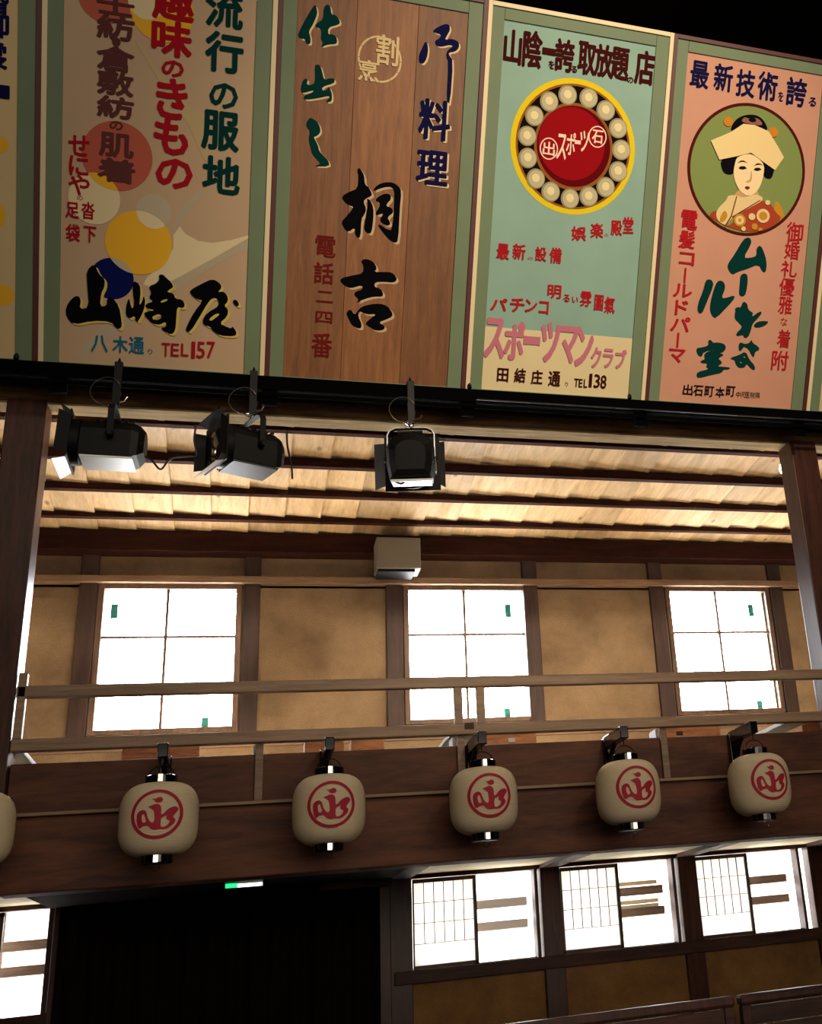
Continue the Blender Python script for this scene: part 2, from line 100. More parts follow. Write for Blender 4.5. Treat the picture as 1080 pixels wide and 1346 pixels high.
def wood(name, c1, c2, grain=(1, 12, 12), rough=0.5, scale=3.0, knots=False, bump=0.15, spec=0.4):
    N = Nodes(name); b = N.b
    tc = N.n('ShaderNodeTexCoord'); oi = N.n('ShaderNodeObjectInfo')
    mp = N.n('ShaderNodeMapping'); mp.inputs['Scale'].default_value = grain
    ad = N.n('ShaderNodeVectorMath', operation='ADD'); sc = N.n('ShaderNodeVectorMath', operation='SCALE'); sc.inputs['Scale'].default_value = 7.0
    cv = N.n('ShaderNodeCombineXYZ'); N.l(oi.outputs['Random'], cv.inputs[0]); N.l(oi.outputs['Random'], cv.inputs[1]); N.l(oi.outputs['Random'], cv.inputs[2])
    N.l(cv.outputs[0], sc.inputs[0]); N.l(tc.outputs['Object'], ad.inputs[0]); N.l(sc.outputs[0], ad.inputs[1]); N.l(ad.outputs[0], mp.inputs['Vector'])
    n1 = N.n('ShaderNodeTexNoise', Scale=scale, Detail=6.0, Roughness=0.6, Distortion=0.6); N.l(mp.outputs[0], n1.inputs['Vector'])
    n2 = N.n('ShaderNodeTexNoise', Scale=scale * 6, Detail=3.0); N.l(mp.outputs[0], n2.inputs['Vector'])
    a = N.n('ShaderNodeMath', operation='MULTIPLY_ADD'); a.inputs[1].default_value = 0.3; N.l(n2.outputs['Fac'], a.inputs[0]); N.l(n1.outputs['Fac'], a.inputs[2])
    cr = N.n('ShaderNodeValToRGB'); N.l(a.outputs[0], cr.inputs['Fac'])
    e = cr.color_ramp.elements; e[0].position = 0.45; e[0].color = hexc(c1); e[1].position = 0.85; e[1].color = hexc(c2)
    hs = N.n('ShaderNodeHueSaturation'); mr = N.n('ShaderNodeMapRange'); mr.inputs['To Min'].default_value = 0.8; mr.inputs['To Max'].default_value = 1.2
    N.l(oi.outputs['Random'], mr.inputs['Value']); N.l(mr.outputs[0], hs.inputs['Value']); N.l(cr.outputs['Color'], hs.inputs['Color'])
    last = hs.outputs['Color']
    if knots:
        vo = N.n('ShaderNodeTexVoronoi', Scale=4.2); mk = N.n('ShaderNodeMapping'); mk.inputs['Scale'].default_value = (1.3, 0.6, 1.0)
        N.l(ad.outputs[0], mk.inputs['Vector']); N.l(mk.outputs[0], vo.inputs['Vector'])
        k = N.n('ShaderNodeMapRange'); k.inputs['From Min'].default_value = 0.035; k.inputs['From Max'].default_value = 0.10; k.inputs['To Min'].default_value = 0.75; k.inputs['To Max'].default_value = 0.0
        N.l(vo.outputs['Distance'], k.inputs['Value'])
        mx = N.n('ShaderNodeMix', data_type='RGBA'); N.l(k.outputs[0], mx.inputs[0]); N.l(last, mx.inputs[6]); mx.inputs[7].default_value = hexc('#5a3a20'); last = mx.outputs[2]
    N.l(last, b.inputs['Base Color'])
    b.inputs['Roughness'].default_value = rough; b.inputs['Specular IOR Level'].default_value = spec
    bp = N.n('ShaderNodeBump', Strength=bump, Distance=0.005); N.l(a.outputs[0], bp.inputs['Height']); N.l(bp.outputs['Normal'], b.inputs['Normal'])
    return N.m

def plaster(name, c1, c2, c3):
    N = Nodes(name); b = N.b
    tc = N.n('ShaderNodeTexCoord')
    n1 = N.n('ShaderNodeTexNoise', Scale=2.4, Detail=6.0, Roughness=.65); n2 = N.n('ShaderNodeTexNoise', Scale=150.0, Detail=4.0, Roughness=0.75)
    N.l(tc.outputs['Object'], n1.inputs['Vector']); N.l(tc.outputs['Object'], n2.inputs['Vector'])
    cr = N.n('ShaderNodeValToRGB'); e = cr.color_ramp.elements; e[0].position = .35; e[0].color = hexc(c1); e[1].position = .7; e[1].color = hexc(c2)
    N.l(n1.outputs['Fac'], cr.inputs['Fac'])
    mr = N.n('ShaderNodeMapRange'); mr.inputs['From Min'].default_value = .45; mr.inputs['From Max'].default_value = .7; mr.inputs['To Max'].default_value = .6
    N.l(n2.outputs['Fac'], mr.inputs['Value'])
    mx = N.n('ShaderNodeMix', data_type='RGBA'); N.l(mr.outputs[0], mx.inputs[0]); N.l(cr.outputs['Color'], mx.inputs[6]); mx.inputs[7].default_value = hexc(c3)
    N.l(mx.outputs[2], b.inputs['Base Color']); b.inputs['Roughness'].default_value = .95; b.inputs['Specular IOR Level'].default_value = .15
    bp = N.n('ShaderNodeBump', Strength=.5, Distance=.006); N.l(n2.outputs['Fac'], bp.inputs['Height']); N.l(bp.outputs['Normal'], b.inputs['Normal'])
    return N.m

def glassy(name, tint=(1, 1, 1, 1)):
    N = Nodes(name); N.t.nodes.remove(N.b)
    tr = N.n('ShaderNodeBsdfTransparent'); tr.inputs['Color'].default_value = tint
    gl = N.n('ShaderNodeBsdfGlossy'); gl.inputs['Roughness'].default_value = .03
    lw = N.n('ShaderNodeLayerWeight', Blend=.5); pw = N.n('ShaderNodeMath', operation='POWER'); pw.inputs[1].default_value = 4.0; N.l(lw.outputs['Facing'], pw.inputs[0])
    fr = N.n('ShaderNodeMath', operation='MULTIPLY_ADD'); fr.inputs[1].default_value = .5; fr.inputs[2].default_value = .04; N.l(pw.outputs[0], fr.inputs[0])
    mx = N.n('ShaderNodeMixShader'); N.l(fr.outputs[0], mx.inputs[0]); N.l(tr.outputs[0], mx.inputs[1]); N.l(gl.outputs[0], mx.inputs[2]); N.l(mx.outputs[0], N.out.inputs['Surface'])
    return N.m

def papery(name, col, trans=.5):
    N = Nodes(name); N.t.nodes.remove(N.b)
    d = N.n('ShaderNodeBsdfDiffuse'); d.inputs['Color'].default_value = hexc(col)
    t = N.n('ShaderNodeBsdfTranslucent'); t.inputs['Color'].default_value = hexc(col)
    mx = N.n('ShaderNodeMixShader'); mx.inputs[0].default_value = trans
    N.l(d.outputs[0], mx.inputs[1]); N.l(t.outputs[0], mx.inputs[2]); N.l(mx.outputs[0], N.out.inputs['Surface'])
    return N.m

class MB:
    """collects boxes, tubes, lathes and prisms into one mesh (world coordinates)"""
    def __init__(s): s.bm = bmesh.new()
    def box(s, x0, x1, y0, y1, z0, z1, bev=0.0, rot=None, about=None):
        b = bmesh.new(); bmesh.ops.create_cube(b, size=1.0)
        for v in b.verts: v.co = Vector(((x0+x1)/2 + v.co.x*(x1-x0), (y0+y1)/2 + v.co.y*(y1-y0), (z0+z1)/2 + v.co.z*(z1-z0)))
        if bev: bmesh.ops.bevel(b, geom=list(b.edges), offset=bev, segments=2, affect='EDGES', profile=.5)
        if rot: 
            c = Vector(about) if about else Vector(((x0+x1)/2, (y0+y1)/2, (z0+z1)/2))
            for v in b.verts: v.co = rot @ (v.co - c) + c
        s.add(b); return s
    def add(s, b, M=None):
        if M is not None: bmesh.ops.transform(b, matrix=M, verts=b.verts)
        me = bpy.data.meshes.new('t'); b.to_mesh(me); b.free(); s.bm.from_mesh(me); bpy.data.meshes.remove(me); return s
    def tube(s, pts, r, seg=8, cap=True):
        pts = [Vector(p) for p in pts]; rings = []
        up = Vector((0, 0, 1))
        for i, p in enumerate(pts):
            a = pts[max(i-1, 0)]; c = pts[min(i+1, len(pts)-1)]; t = (c - a).normalized()
            if abs(t.dot(up)) > .95: up = Vector((1, 0, 0))
            u = t.cross(up).normalized(); w = t.cross(u).normalized(); up = -w if abs(t.dot(w)) < .95 else up
            rr = r[i] if isinstance(r, (list, tuple)) else r
            rings.append([s.bm.verts.new(p + (u*math.cos(2*PI*k/seg) + w*math.sin(2*PI*k/seg))*rr) for k in range(seg)])
        for a, b in zip(rings, rings[1:]):
            for k in range(seg):
                try: s.bm.faces.new((a[k], a[(k+1) % seg], b[(k+1) % seg], b[k]))
                except ValueError: pass
        if cap: 
            s.bm.faces.new(rings[0][::-1]); s.bm.faces.new(rings[-1])
        return s
    def ring(s, c, R, r, axis='Y', seg=24, sub=6, squash=1.0, a0=0.0, a1=2*PI):
        full = abs(a1 - a0 - 2*PI) < 1e-6; P = []
        for i in range(seg + (0 if full else 1)):
            a = a0 + (a1-a0)*i/seg; u, v = R*math.cos(a), R*math.sin(a)*squash
            P.append(Vector(c) + (Vector((u, 0, v)) if axis == 'Y' else Vector((u, v, 0)) if axis == 'Z' else Vector((0, u, v))))
        if full: P += [P[0], P[1]]
        return s.tube(P, r, sub)
    def lathe(s, c, prof, seg=32, axis='Z'):
        rings = []
        for r, h in prof:
            rg = []
            for k in range(seg):
                a = 2*PI*k/seg; x, y = r*math.cos(a), r*math.sin(a)
                v = (x, y, h) if axis == 'Z' else (h, x, y) if axis == 'X' else (x, h, y)
                rg.append(s.bm.verts.new(Vector(c) + Vector(v)))
            rings.append(rg)
        for a, b in zip(rings, rings[1:]):
            for k in range(seg): s.bm.faces.new((a[k], a[(k+1) % seg], b[(k+1) % seg], b[k]))
        s.bm.faces.new(rings[0][::-1]); s.bm.faces.new(rings[-1]); return s
    def prism(s, poly, x0, x1, axis='X'):
        """closed outline (a, b) swept along an axis: X -> (x, a, b), Y -> (a, y, b), Z -> (a, b, z)"""
        f = (lambda p, t: (t, p[0], p[1])) if axis == 'X' else (lambda p, t: (p[0], t, p[1])) if axis == 'Y' else (lambda p, t: (p[0], p[1], t))
        A = [s.bm.verts.new(f(p, x0)) for p in poly]; B = [s.bm.verts.new(f(p, x1)) for p in poly]
        n = len(poly)
        for i in range(n): s.bm.faces.new((A[i], A[(i+1) % n], B[(i+1) % n], B[i]))
        s.bm.faces.new(A[::-1]); s.bm.faces.new(B); return s
    def xf(s, M): bmesh.ops.transform(s.bm, matrix=M, verts=s.bm.verts); return s
    def build(s, name, mat, parent=None, smooth=False, local=False, **props):
        bmesh.ops.recalc_face_normals(s.bm, faces=s.bm.faces)
        org = Vector((0, 0, 0))
        if not local:
            if parent is not None: org = wloc(parent)
            elif s.bm.verts:
                xs = [v.co for v in s.bm.verts]; org = Vector((sum(v.x for v in xs)/len(xs), sum(v.y for v in xs)/len(xs), min(v.z for v in xs)))
            for v in s.bm.verts: v.co -= org
        if smooth:
            for f in s.bm.faces: f.smooth = True
        me = bpy.data.meshes.new(name); s.bm.to_mesh(me); s.bm.free(); me.materials.append(mat)
        if smooth:
            try: me.set_sharp_from_angle(angle=math.radians(40))
            except Exception: pass
        o = bpy.data.objects.new(name, me); COL.objects.link(o)
        if parent is not None: o.parent = parent
        else: o.location = org
        for k, v in props.items(): o[k] = v
        return o

def wloc(o):
    v = Vector(o.location)
    while o.parent is not None: o = o.parent; v = v + Vector(o.location)
    return v

def thing(name, label, cat, loc, group=None, rot=None):
    o = bpy.data.objects.new(name, None); COL.objects.link(o); o.location = loc; o.empty_display_size = .1
    o['label'] = label; o['category'] = cat
    if group: o['group'] = group
    if rot: o.rotation_euler = rot
    return o
def struct(name, loc, label=None):
    o = bpy.data.objects.new(name, None); COL.objects.link(o); o.location = loc; o['kind'] = 'structure'
    if label: o['label'] = label
    return o
def box(*a, **k): return MB().box(*a, **k)
def tag(o, label, cat, group=None):
    o['label'] = label; o['category'] = cat
    if group: o['group'] = group
    return o

# ---------------------------------------------------------------- materials
M = {}
M['dark'] = wood('dark_wood_x', '#2a1712', '#4a2c20', (1, 10, 10), .55, spec=.25)
M['darkv'] = wood('dark_wood_z', '#2c1812', '#4a2a20', (10, 10, 1), .34, spec=.22)
M['girder'] = wood('girder_wood', '#3a2016', '#6a402a', (.8, 7, 5), .6, 2.2, spec=.25)
M['post'] = wood('post_wood', '#2e201e', '#483430', (9, 9, 1), .55)
M['rail'] = wood('rail_wood', '#7a5f48', '#a08468', (1, 14, 14), .5)
M['nag'] = wood('nageshi_wood', '#6a5444', '#8e745e', (1, 12, 12), .55)
M['frame'] = wood('window_frame_wood', '#5a4438', '#7c6454', (8, 8, 1.5), .5)
M['board'] = wood('ceiling_board_wood', '#bc9c70', '#e6cba4', (9, 1, 9), .6, 2.0, knots=True)
M['batten'] = wood('batten_wood', '#24100c', '#40201a', (1, 10, 10), .8, spec=.12)
M['bar'] = plain('matt_black_steel', '#020203', .9, 0, .03)
M['soffit'] = wood('gallery_board_wood', '#d0bc90', '#efe2c0', (1, 9, 9), .6)
M['block'] = wood('block_wood', '#8a5230', '#c88a58', (1.5, 8, 8), .6, 3.0)
M['plank'] = wood('poster_plank_wood', '#6c4326', '#8c5c34', (14, 1.2, 1), .5, 2.4)
M['beamlight'] = wood('beam_wood', '#4a3020', '#806040', (1, 9, 9), .8, 2.6, spec=.1)
M['plaster'] = plaster('upper_plaster', '#7e6a54', '#a89074', '#5e4e3c')
M['plasterlow'] = plaster('lower_plaster', '#765634', '#a68050', '#523c22')
M['plain_dark'] = plain('attic_dark_boards', '#100a08', .9, spec=.05)
M['tatami'] = plain('tatami_straw', '#b4aa8c', .8, bump=.2, var=.15)
M['floor'] = plain('floor_boards', '#20140e', .6, var=.3, scale=6)
M['glass'] = glassy('window_glass', (.98, .99, 1, 1))
M['paper'] = papery('shoji_paper', '#f4f2f0', .6)
M['lattice'] = plain('lattice_wood', '#4a3a34', .6)
M['blackm'] = plain('black_painted_metal', '#040507', .5, .0, .2)
M['lacquer'] = plain('black_lacquer', '#06070a', .12, 0, .6)
M['alu'] = plain('brushed_aluminium', '#c8ccca', .35, .6)  # pale tone stands in for window glare under the spotlights
M['chrome'] = plain('chrome', '#d8d8d6', .15, 1.0)
M['cable'] = plain('black_cable', '#0a0a0b', .5)
M['grey'] = plain('grey_painted_steel', '#7c786e', .5, .1)
M['curtain'] = plain('dark_curtain_cloth', '#140d0b', .95, spec=.1)
M['white'] = plain('white_painted_board', '#c8ccd0', .5)  # white holds the window light caught by the gallery rails
M['teal_label'] = papery('teal_label', '#4a9c98', .07)
M['exit'] = plain('exit_sign_green', '#20d070', .4, emit=2.5)
M['exitw'] = plain('exit_sign_white', '#f0fff4', .4, emit=3.0)
M['tape'] = plain('plate', '#3a3f44', .4, .2)
M['lantern'] = papery('lantern_paper', '#e8d8b8', .12)
M['emred'] = plain('emblem_red', '#a8152e', .7)
INK = {'navy': '#12123f', 'teal': '#043230', 'crimson': '#9a1520', 'plum': '#5a3232', 'black': '#06060a', 'blue': '#12607e', 'maroon': '#6a1a16',
 'darkmaroon': '#3c0e0c', 'cream': '#d8c090', 'shell': '#e8cdb8', 'red': '#a81c22', 'pink': '#b87080', 'ink': '#1c0c14', 'yellow': '#cdb860', 'pale': '#c0a888',
 'cream2': '#b8a47c', 'cream3': '#d8c8a0', 'greige': '#b0a48c', 'salmon': '#b05a48', 'gold2': '#e0ac30', 'bluedeep': '#0a1450', 'greycircle': '#b4a890',
 'hair': '#0c0a12', 'comb': '#8a5a52', 'neck': '#c09a68', 'gold': '#b8862c', 'kimono': '#a04028', 'bridecream': '#d8c08c', 'seam': '#7a3a20', 'face': '#e8cfa0',
 'brow': '#1a120c', 'lips': '#7a2018', 'hood': '#e0c890', 'flower': '#c47a28', 'ringred': '#4a1412', 'leaf': '#7a8a50', 'pearlrim': '#8e8668', 'pearl': '#b4ac8c', 'pearlhi': '#dccf9c',
 'discyellow': '#d8c020', 'discbrown': '#8a5428', 'discblack': '#120a08', 'discred': '#8e0c14', 'discdark': '#5a060c'}
def ink(n):
    k = 'ink_' + n
    if k not in M: M[k] = plain('paint_' + n, INK[n], .8, spec=.04)
    return M[k]
M['mat_green'] = plain('green_painted_frame', '#66785a', .65, var=.08, scale=5)
M['edge_red'] = plain('red_edge_strip', '#4c1614', .5)
M['edge_cream'] = plain('cream_edge_strip', '#dac8a0', .5)
M['panel0'] = plain('poster_board_straw', '#c8b080', .7, var=.06, scale=3)
M['panel1'] = plain('poster_board_greige', '#b89c7c', .7, var=.06, scale=3)
M['panel3'] = plain('poster_board_mint', '#82a496', .7, var=.10, scale=4)
M['panel3b'] = plain('poster_board_cream', '#d4c498', .7, var=.06, scale=4)
M['panel4'] = plain('poster_board_pink', '#c08a72', .7, var=.07, scale=4)
# ---------------------------------------------------------------- the setting
YW = 7.3                                    # inner face of the outer wall
POSTS = [-1.86, -.935, 0., .88, 1.80, 2.72, 3.665, 4.59]
PW = .10
# hall shell
o = box(-6, 8, -5, 7.5, -1.25, -1.15).build('floor', M['floor'], kind='structure')
o = box(-6, 8, -5, 6.2, 5.6, 5.7).build('ceiling', M['plain_dark'], kind='structure')
wf = box(-6, 8, -5.1, -5, -1.2, 5.7).build('wall_front', M['plain_dark'], kind='structure')
wl = box(-6.1, -6, -5.1, 7.5, -1.2, 5.7).build('wall_left', M['plain_dark'], kind='structure')
wr = box(8, 8.1, -5.1, 7.5, -1.2, 5.7).build('wall_right', M['plain_dark'], kind='structure')
at = box(-6, 8, 5.62, 5.70, 2.80, 5.6).build('wall_upper_boarding', M['plain_dark'], kind='structure')
o = box(-6, 8, 5.60, 7.9, 2.88, 2.94).build('roof', M['plain_dark'], kind='structure')

wb = struct('wall_back', (1.3, YW, -1.15))
def pan(x0, x1, z0, z1, mat=None):
    box(x0, x1, YW, YW+.10, z0, z1).build('plaster_panel', mat or M['plaster'], wb)
UW = [(-2.635, -1.88), (-.797, -.043), (1.026, 1.805), (2.874, 3.626), (4.72, 5.47)]    # upper windows
LW = [(-1.70, -.905), (1.012, 1.785), (1.930, 2.700), (2.835, 3.605), (3.76, 4.5)]       # lower windows
# upper storey plaster
pan(-6, -2.635, .86, 2.54); pan(-1.88, -.797, .86, 2.35); pan(-.043, 1.026, .86, 2.35); pan(1.805, 2.874, .86, 2.35); pan(3.626, 4.72, .86, 2.35); pan(5.47, 8, .86, 2.54)
xs = [-2.635] + [p for p in POSTS] + [5.47]
for a, b in zip(xs, xs[1:]): pan(a + (0 if a == -2.635 else .03), b + .03, 2.335, 2.62)
for a, b in UW: pan(a, b, .86, 1.46)
# lower storey plaster
pan(-6, -1.70, -1.2, .56, M['plasterlow']); pan(4.5, 8, -1.2, .56, M['plasterlow'])
pan(-1.70, -.905, -1.2, -.05, M['plasterlow'])
for a, b in ((.90, 1.85), (1.85, 2.75), (2.75, 3.65), (3.65, 4.5)): pan(a, b, -1.2, -.075, M['plasterlow'])
box(-6, 8, YW, YW+.1, .50, .87).build('floor_band', M['dark'], wb)
box(-6, 8, YW-.02, YW+.1, 2.60, 2.88).build('roof_band', M['dark'], wb)
for i, x in enumerate(POSTS):
    box(x, x+PW, YW-.035, YW+.06, .86, 2.55, .004).build('wall_post', M['post'], wb)
    if i != 2: box(x + (.0 if i != 3 else -.01), x + PW + (.026 if i >= 3 else .03), YW-.035, YW+.06, -1.2, .51, .004).build('wall_post', M['darkv'], wb)
box(-6, 8, YW-.13, YW, 2.533, 2.665, .006).build('wall_plate', M['batten'], wb)
box(-6, 8, YW-.06, YW+.02, 2.352, 2.395, .003).build('head_rail', M['nag'], wb)
box(-6, 8, YW-.04, YW+.02, .90, 1.33, .003).build('skirting_board', M['plaster'], wb)
box(-6, 8, YW-.055, YW, 1.325, 1.345, .002).build('skirting_cap', M['nag'], wb)
box(.90, 4.6, YW-.05, YW+.02, -.085, -.012, .004).build('sill_rail', M['dark'], wb)
box(-6, -.90, YW-.05, YW+.02, -.085, -.03, .004).build('sill_rail', M['dark'], wb)

# upper windows
for i, (x0, x1) in enumerate(UW):
    w = struct('window_%d' % (i+1), ((x0+x1)/2, YW, 1.46))
    y0, y1 = YW-.02, YW+.05
    m = MB(); m.box(x0-.035, x0, y0, y1, 1.43, 2.352, .003); m.box(x1, x1+.035, y0, y1, 1.43, 2.352, .003)
    m.box(x0, x1, y0, y1, 2.322, 2.352, .003); m.box(x0, x1, y0, y1, 1.43, 1.46, .003); m.build('window_frame', M['frame'], w)
    xm = (x0+x1)/2 - .02
    box(xm-.008, xm+.008, y0+.015, y1-.02, 1.46, 2.322).build('muntin', M['frame'], w)
    for z in (2.02, 1.73): box(x0, x1, y0+.018, y1-.023, z-.007, z+.007).build('muntin', M['frame'], w)
    for a, b in ((x0, xm-.008), (xm+.008, x1)):
        for c, d in ((1.46, 1.723), (1.737, 2.013), (2.027, 2.322)):
            box(a, b, YW+.012, YW+.016, c, d).build('pane', M['glass'], w)
    sx = {1: x0+.04, 2: x1-.13, 3: x1-.14}.get(i)
    if sx: box(sx, sx+.04, YW+.005, YW+.0115, 2.14, 2.23).build('sticker', M['teal_label'], w)
    if i in (1, 2, 3): box(x1-.17, x1-.13, YW+.005, YW+.0115, 1.462, 1.52).build('sticker', M['teal_label'], w)

# lower windows: sliding shoji on the left half, clear opening on the right
for i, (x0, x1) in enumerate(LW):
    w = struct('window_%d' % (i+6), ((x0+x1)/2, YW, -.02))
    y0, y1 = YW-.01, YW+.07; z0, z1 = -.012 if i else -.05, .503
    m = MB(); m.box(x0-.012, x0, y0, y1, z0, z1); m.box(x1-.022, x1, y0-.012, y1, z0, z1, .003); m.box(x0, x1, y0+.02, y1, z0-.02, z0+.006)
    m.build('window_frame', M['post'], w)
    xm = x0 + (x1-x0)*.505 if i else -1.155
    a, b = x0+.004, xm
    s = MB(); t = .02
    s.box(a, a+t*.4, y0, y0+.022, z0, z1-.02); s.box(b-t, b, y0, y0+.022, z0, z1-.008); s.box(a, b, y0, y0+.022, z1-.03, z1-.008); s.box(a, b, y0, y0+.022, z0, z0+.022)
    s.build('shoji_frame', M['lattice'], w)
    for k in range(1, 6):
        x = a + .008 + (b-t-a-.008)*k/6
        box(x-.0022, x+.0022, y0+.004, y0+.012, z0+.14, z1-.03).build('lattice_bar', M['lattice'], w)
    for k in range(1, 4):
        z = z1-.03 - (z1-.17-z0)*k/3
        box(a+.008, b-t, y0+.004, y0+.011, z-.0018, z+.0018).build('lattice_bar', M['lattice'], w)
    box(a+.006, b-t*.5, y0+.013, y0+.015, z0+.02, z1-.028).build('shoji_paper', M['paper'], w)
    box(b, x1-.022, y0+.03, y0+.034, z0+.006, z1).build('pane', M['glass'], w)
    # weathered guard rails fixed outside each window
    wh = ['behind the lower window left of the dark doorway', 'outside the first lower window right of the doorway', 'outside the middle lower window, with tan boards between them', 'outside the third lower window from the doorway', 'at the right picture edge'][i]
    if i < 4:
        g = thing('window_guard', 'pair of rough brown rails ' + wh, 'window guard', ((b+x1)/2, YW+.16, .17), 'guard rails outside the lower windows')
        for zc in (.325, .195):
            box(b-.05, x1-.035, YW+.14, YW+.18, zc-.027, zc+.027, .006).build('guard_rail', M['nag'], g)
        box(b-.05, b-.02, YW+.185, YW+.21, -.3, .6).build('upright', M['nag'], g)
        if i == 2:
            for z in (.375, .26, .23): box(b-.03, x1-.06, YW+.182, YW+.20, z-.014, z+.013).build('tan_board', M['soffit'], g)

# outside: added roof, wall and ground that dim the lower windows and bounce light
ot = struct('outside_lean_to_roof', (1.3, 8, .8))
m = MB(); vs = [m.bm.verts.new(p) for p in ((-6, 7.42, 1.02), (8, 7.42, 1.02), (8, 8.75, .80), (-6, 8.75, .80), (-6, 7.42, .96), (8, 7.42, .96), (8, 8.75, .74), (-6, 8.75, .74))]
for f in ((0, 1, 2, 3), (4, 7, 6, 5), (0, 3, 7, 4), (1, 5, 6, 2), (0, 4, 5, 1), (3, 2, 6, 7)): m.bm.faces.new([vs[q] for q in f])
m.build('roof_sheet', plain('pale_roof_sheet', '#d4d2cc', .7), ot)
box(-6, 8, 10.4, 10.5, -1.4, .85).build('wall_outside_lane', plain('pale_lane_wall', '#c0c0c0', .9), kind='structure')
box(-6, 8, 7.5, 10.4, -1.4, -1.3).build('outside_lane_ground', plain('lane_ground', '#c4c0b8', .9), kind='structure')

# gallery floor, its boarded underside and the joists
gf = struct('gallery_floor', (1.3, 6.4, .53))
box(-6, 8, 5.66, YW, .60, .84).build('floor_slab', M['tatami'], gf)
for k in range(7):
    y = 5.66 + k*.235
    box(-6, 8, y, min(y+.232, YW), .525, .60).build('soffit_board', M['soffit'], gf)
for i, x in enumerate(POSTS):
    box(x, x+PW+.02, 5.66, YW-.036, .502, .525).build('joist', M['dark'], gf)

# gallery ceiling: lapped boards running front to back, dark battens across
gc = struct('ceiling_gallery', (1.3, 6.4, 2.7))
T4 = math.tan(math.radians(4))
def zc(y): return 2.66 + (7.3 - y)*T4
for k in range(-7, 30):
    x0 = -.86 + .2146*k; x1 = x0 + .2146 + .012
    jit = random.uniform(-.003, .003)
    m = MB(); vs = []
    for (x, dz) in ((x0, .018), (x1, -.001)):
        for y in (5.70, 7.32):
            for t in (0, .012): vs.append(m.bm.verts.new((x, y, zc(y) + dz + t + jit)))
    for f in ((0, 1, 3, 2), (4, 6, 7, 5), (0, 4, 5, 1), (2, 3, 7, 6), (0, 2, 6, 4), (1, 5, 7, 3)): m.bm.faces.new([vs[q] for q in f])
    m.build('ceiling_board', M['board'], gc)
for y, h in ((5.795, .022), (6.145, .05), (6.553, .036), (6.936, .028)):
    box(-2.5, 5.6, y, y+.045, zc(y)-h, zc(y)+.004, .002).build('ceiling_batten', M['batten'], gc)

# doorway with dark curtain
dr = struct('door_1', (0, YW, -1.15))
box(-.90, .88, YW+.02, YW+.08, -1.2, .52).build('door_backing', M['plain_dark'], dr)
box(.815, .88, YW-.06, YW+.02, -1.2, .50, .004).build('door_jamb', M['darkv'], dr)
box(-.905, -.875, YW-.06, YW+.02, -1.2, .50, .004).build('door_jamb', M['darkv'], dr)
box(-.93, .865, 5.67, YW-.03, .495, .524).build('door_soffit', M['plain_dark'], dr)
box(.46, .86, YW-.30, YW-.26, .455, .494, .003).build('door_lintel', M['dark'], dr)
m = MB(); n = 150; top = []; bot = []
for i in range(n+1):
    x = -.872 + 1.68*i/n; y = YW-.11 + .022*math.sin(i*.62) + .012*math.sin(i*.23+1)
    top.append(m.bm.verts.new((x, y, .500))); bot.append(m.bm.verts.new((x, y+.008*math.sin(i*.4), -1.14)))
for i in range(n): m.bm.faces.new((top[i], top[i+1], bot[i+1], bot[i]))
tag(m.build('curtain', M['curtain'], None, smooth=True), 'very dark pleated curtain hanging in the wide doorway under the gallery', 'curtain')
ex = thing('exit_light', 'small glowing green and white emergency light under the gallery above the curtain', 'exit light', (.05, 6.22, .448))
box(-.04, .14, 6.2, 6.24, .448, .4945, .003).build('housing', M['grey'], ex)
box(-.035, .02, 6.193, 6.199, .451, .47).build('green_face', M['exit'], ex); box(.02, .135, 6.193, 6.199, .451, .466).build('white_face', M['exitw'], ex)

# ---------------------------------------------------------------- pillars, beams, girder
def pillar(x0, x1, label):
    p = thing('pillar', label, 'pillar', ((x0+x1)/2, 5.5, -1.15))
    box(x0, x1, 5.42, 5.585, -1.15, 2.664, .006).build('shaft', M['darkv'], p)
    return p
pillar(-1.075, -.907, 'dark brown square wooden pillar at the left picture edge')
pillar(3.000, 3.168, 'dark brown square wooden pillar at the right picture edge')
tb = thing('front_beam', 'long brown wooden beam under the painted signs, resting on both pillars', 'beam', (1.3, 5.5, 2.665))
box(-4, 6, 5.47, 5.588, 2.675, 2.86, .005).build('beam', M['beamlight'], tb)
box(-4, 6, 5.474, 5.586, 2.665, 2.675, .002).build('weathered_facing', wood('weathered_facing_wood', '#7c6a50', '#b4a078', (1, 10, 10), .8, 3.0, knots=True, spec=.1), tb)  # paler strip paints the window light on the beam's underside

gd = thing('balcony_girder', 'wide dark brown girder with fascia board along the front of the upper gallery', 'girder', (1.3, 5.5, .435))
for a, b in ((-4, -1.08), (-.905, 2.998), (3.17, 6)):
    box(a, b, 5.47, 5.65, .437, .742, .006).build('girder_beam', M['girder'], gd)
    box(a, b, 5.445, 5.66, .742, .757, .003).build('ledge', M['rail'], gd)
    box(a, b, 5.475, 5.64, .757, .965, .004).build('fascia_board', M['girder'], gd)
for x in (.074, .985, 2.018): box(x, x+.035, 5.455, 5.474, .758, 1.009, .002).build('fascia_post', M['nag'], gd)
for x in (.095, 1.0, 2.04): box(x-.03, x-.018, 5.50, 5.60, .966, 1.010).build('white_cheek', M['white'], gd)  # lit side faces of the posts, set in as white pieces

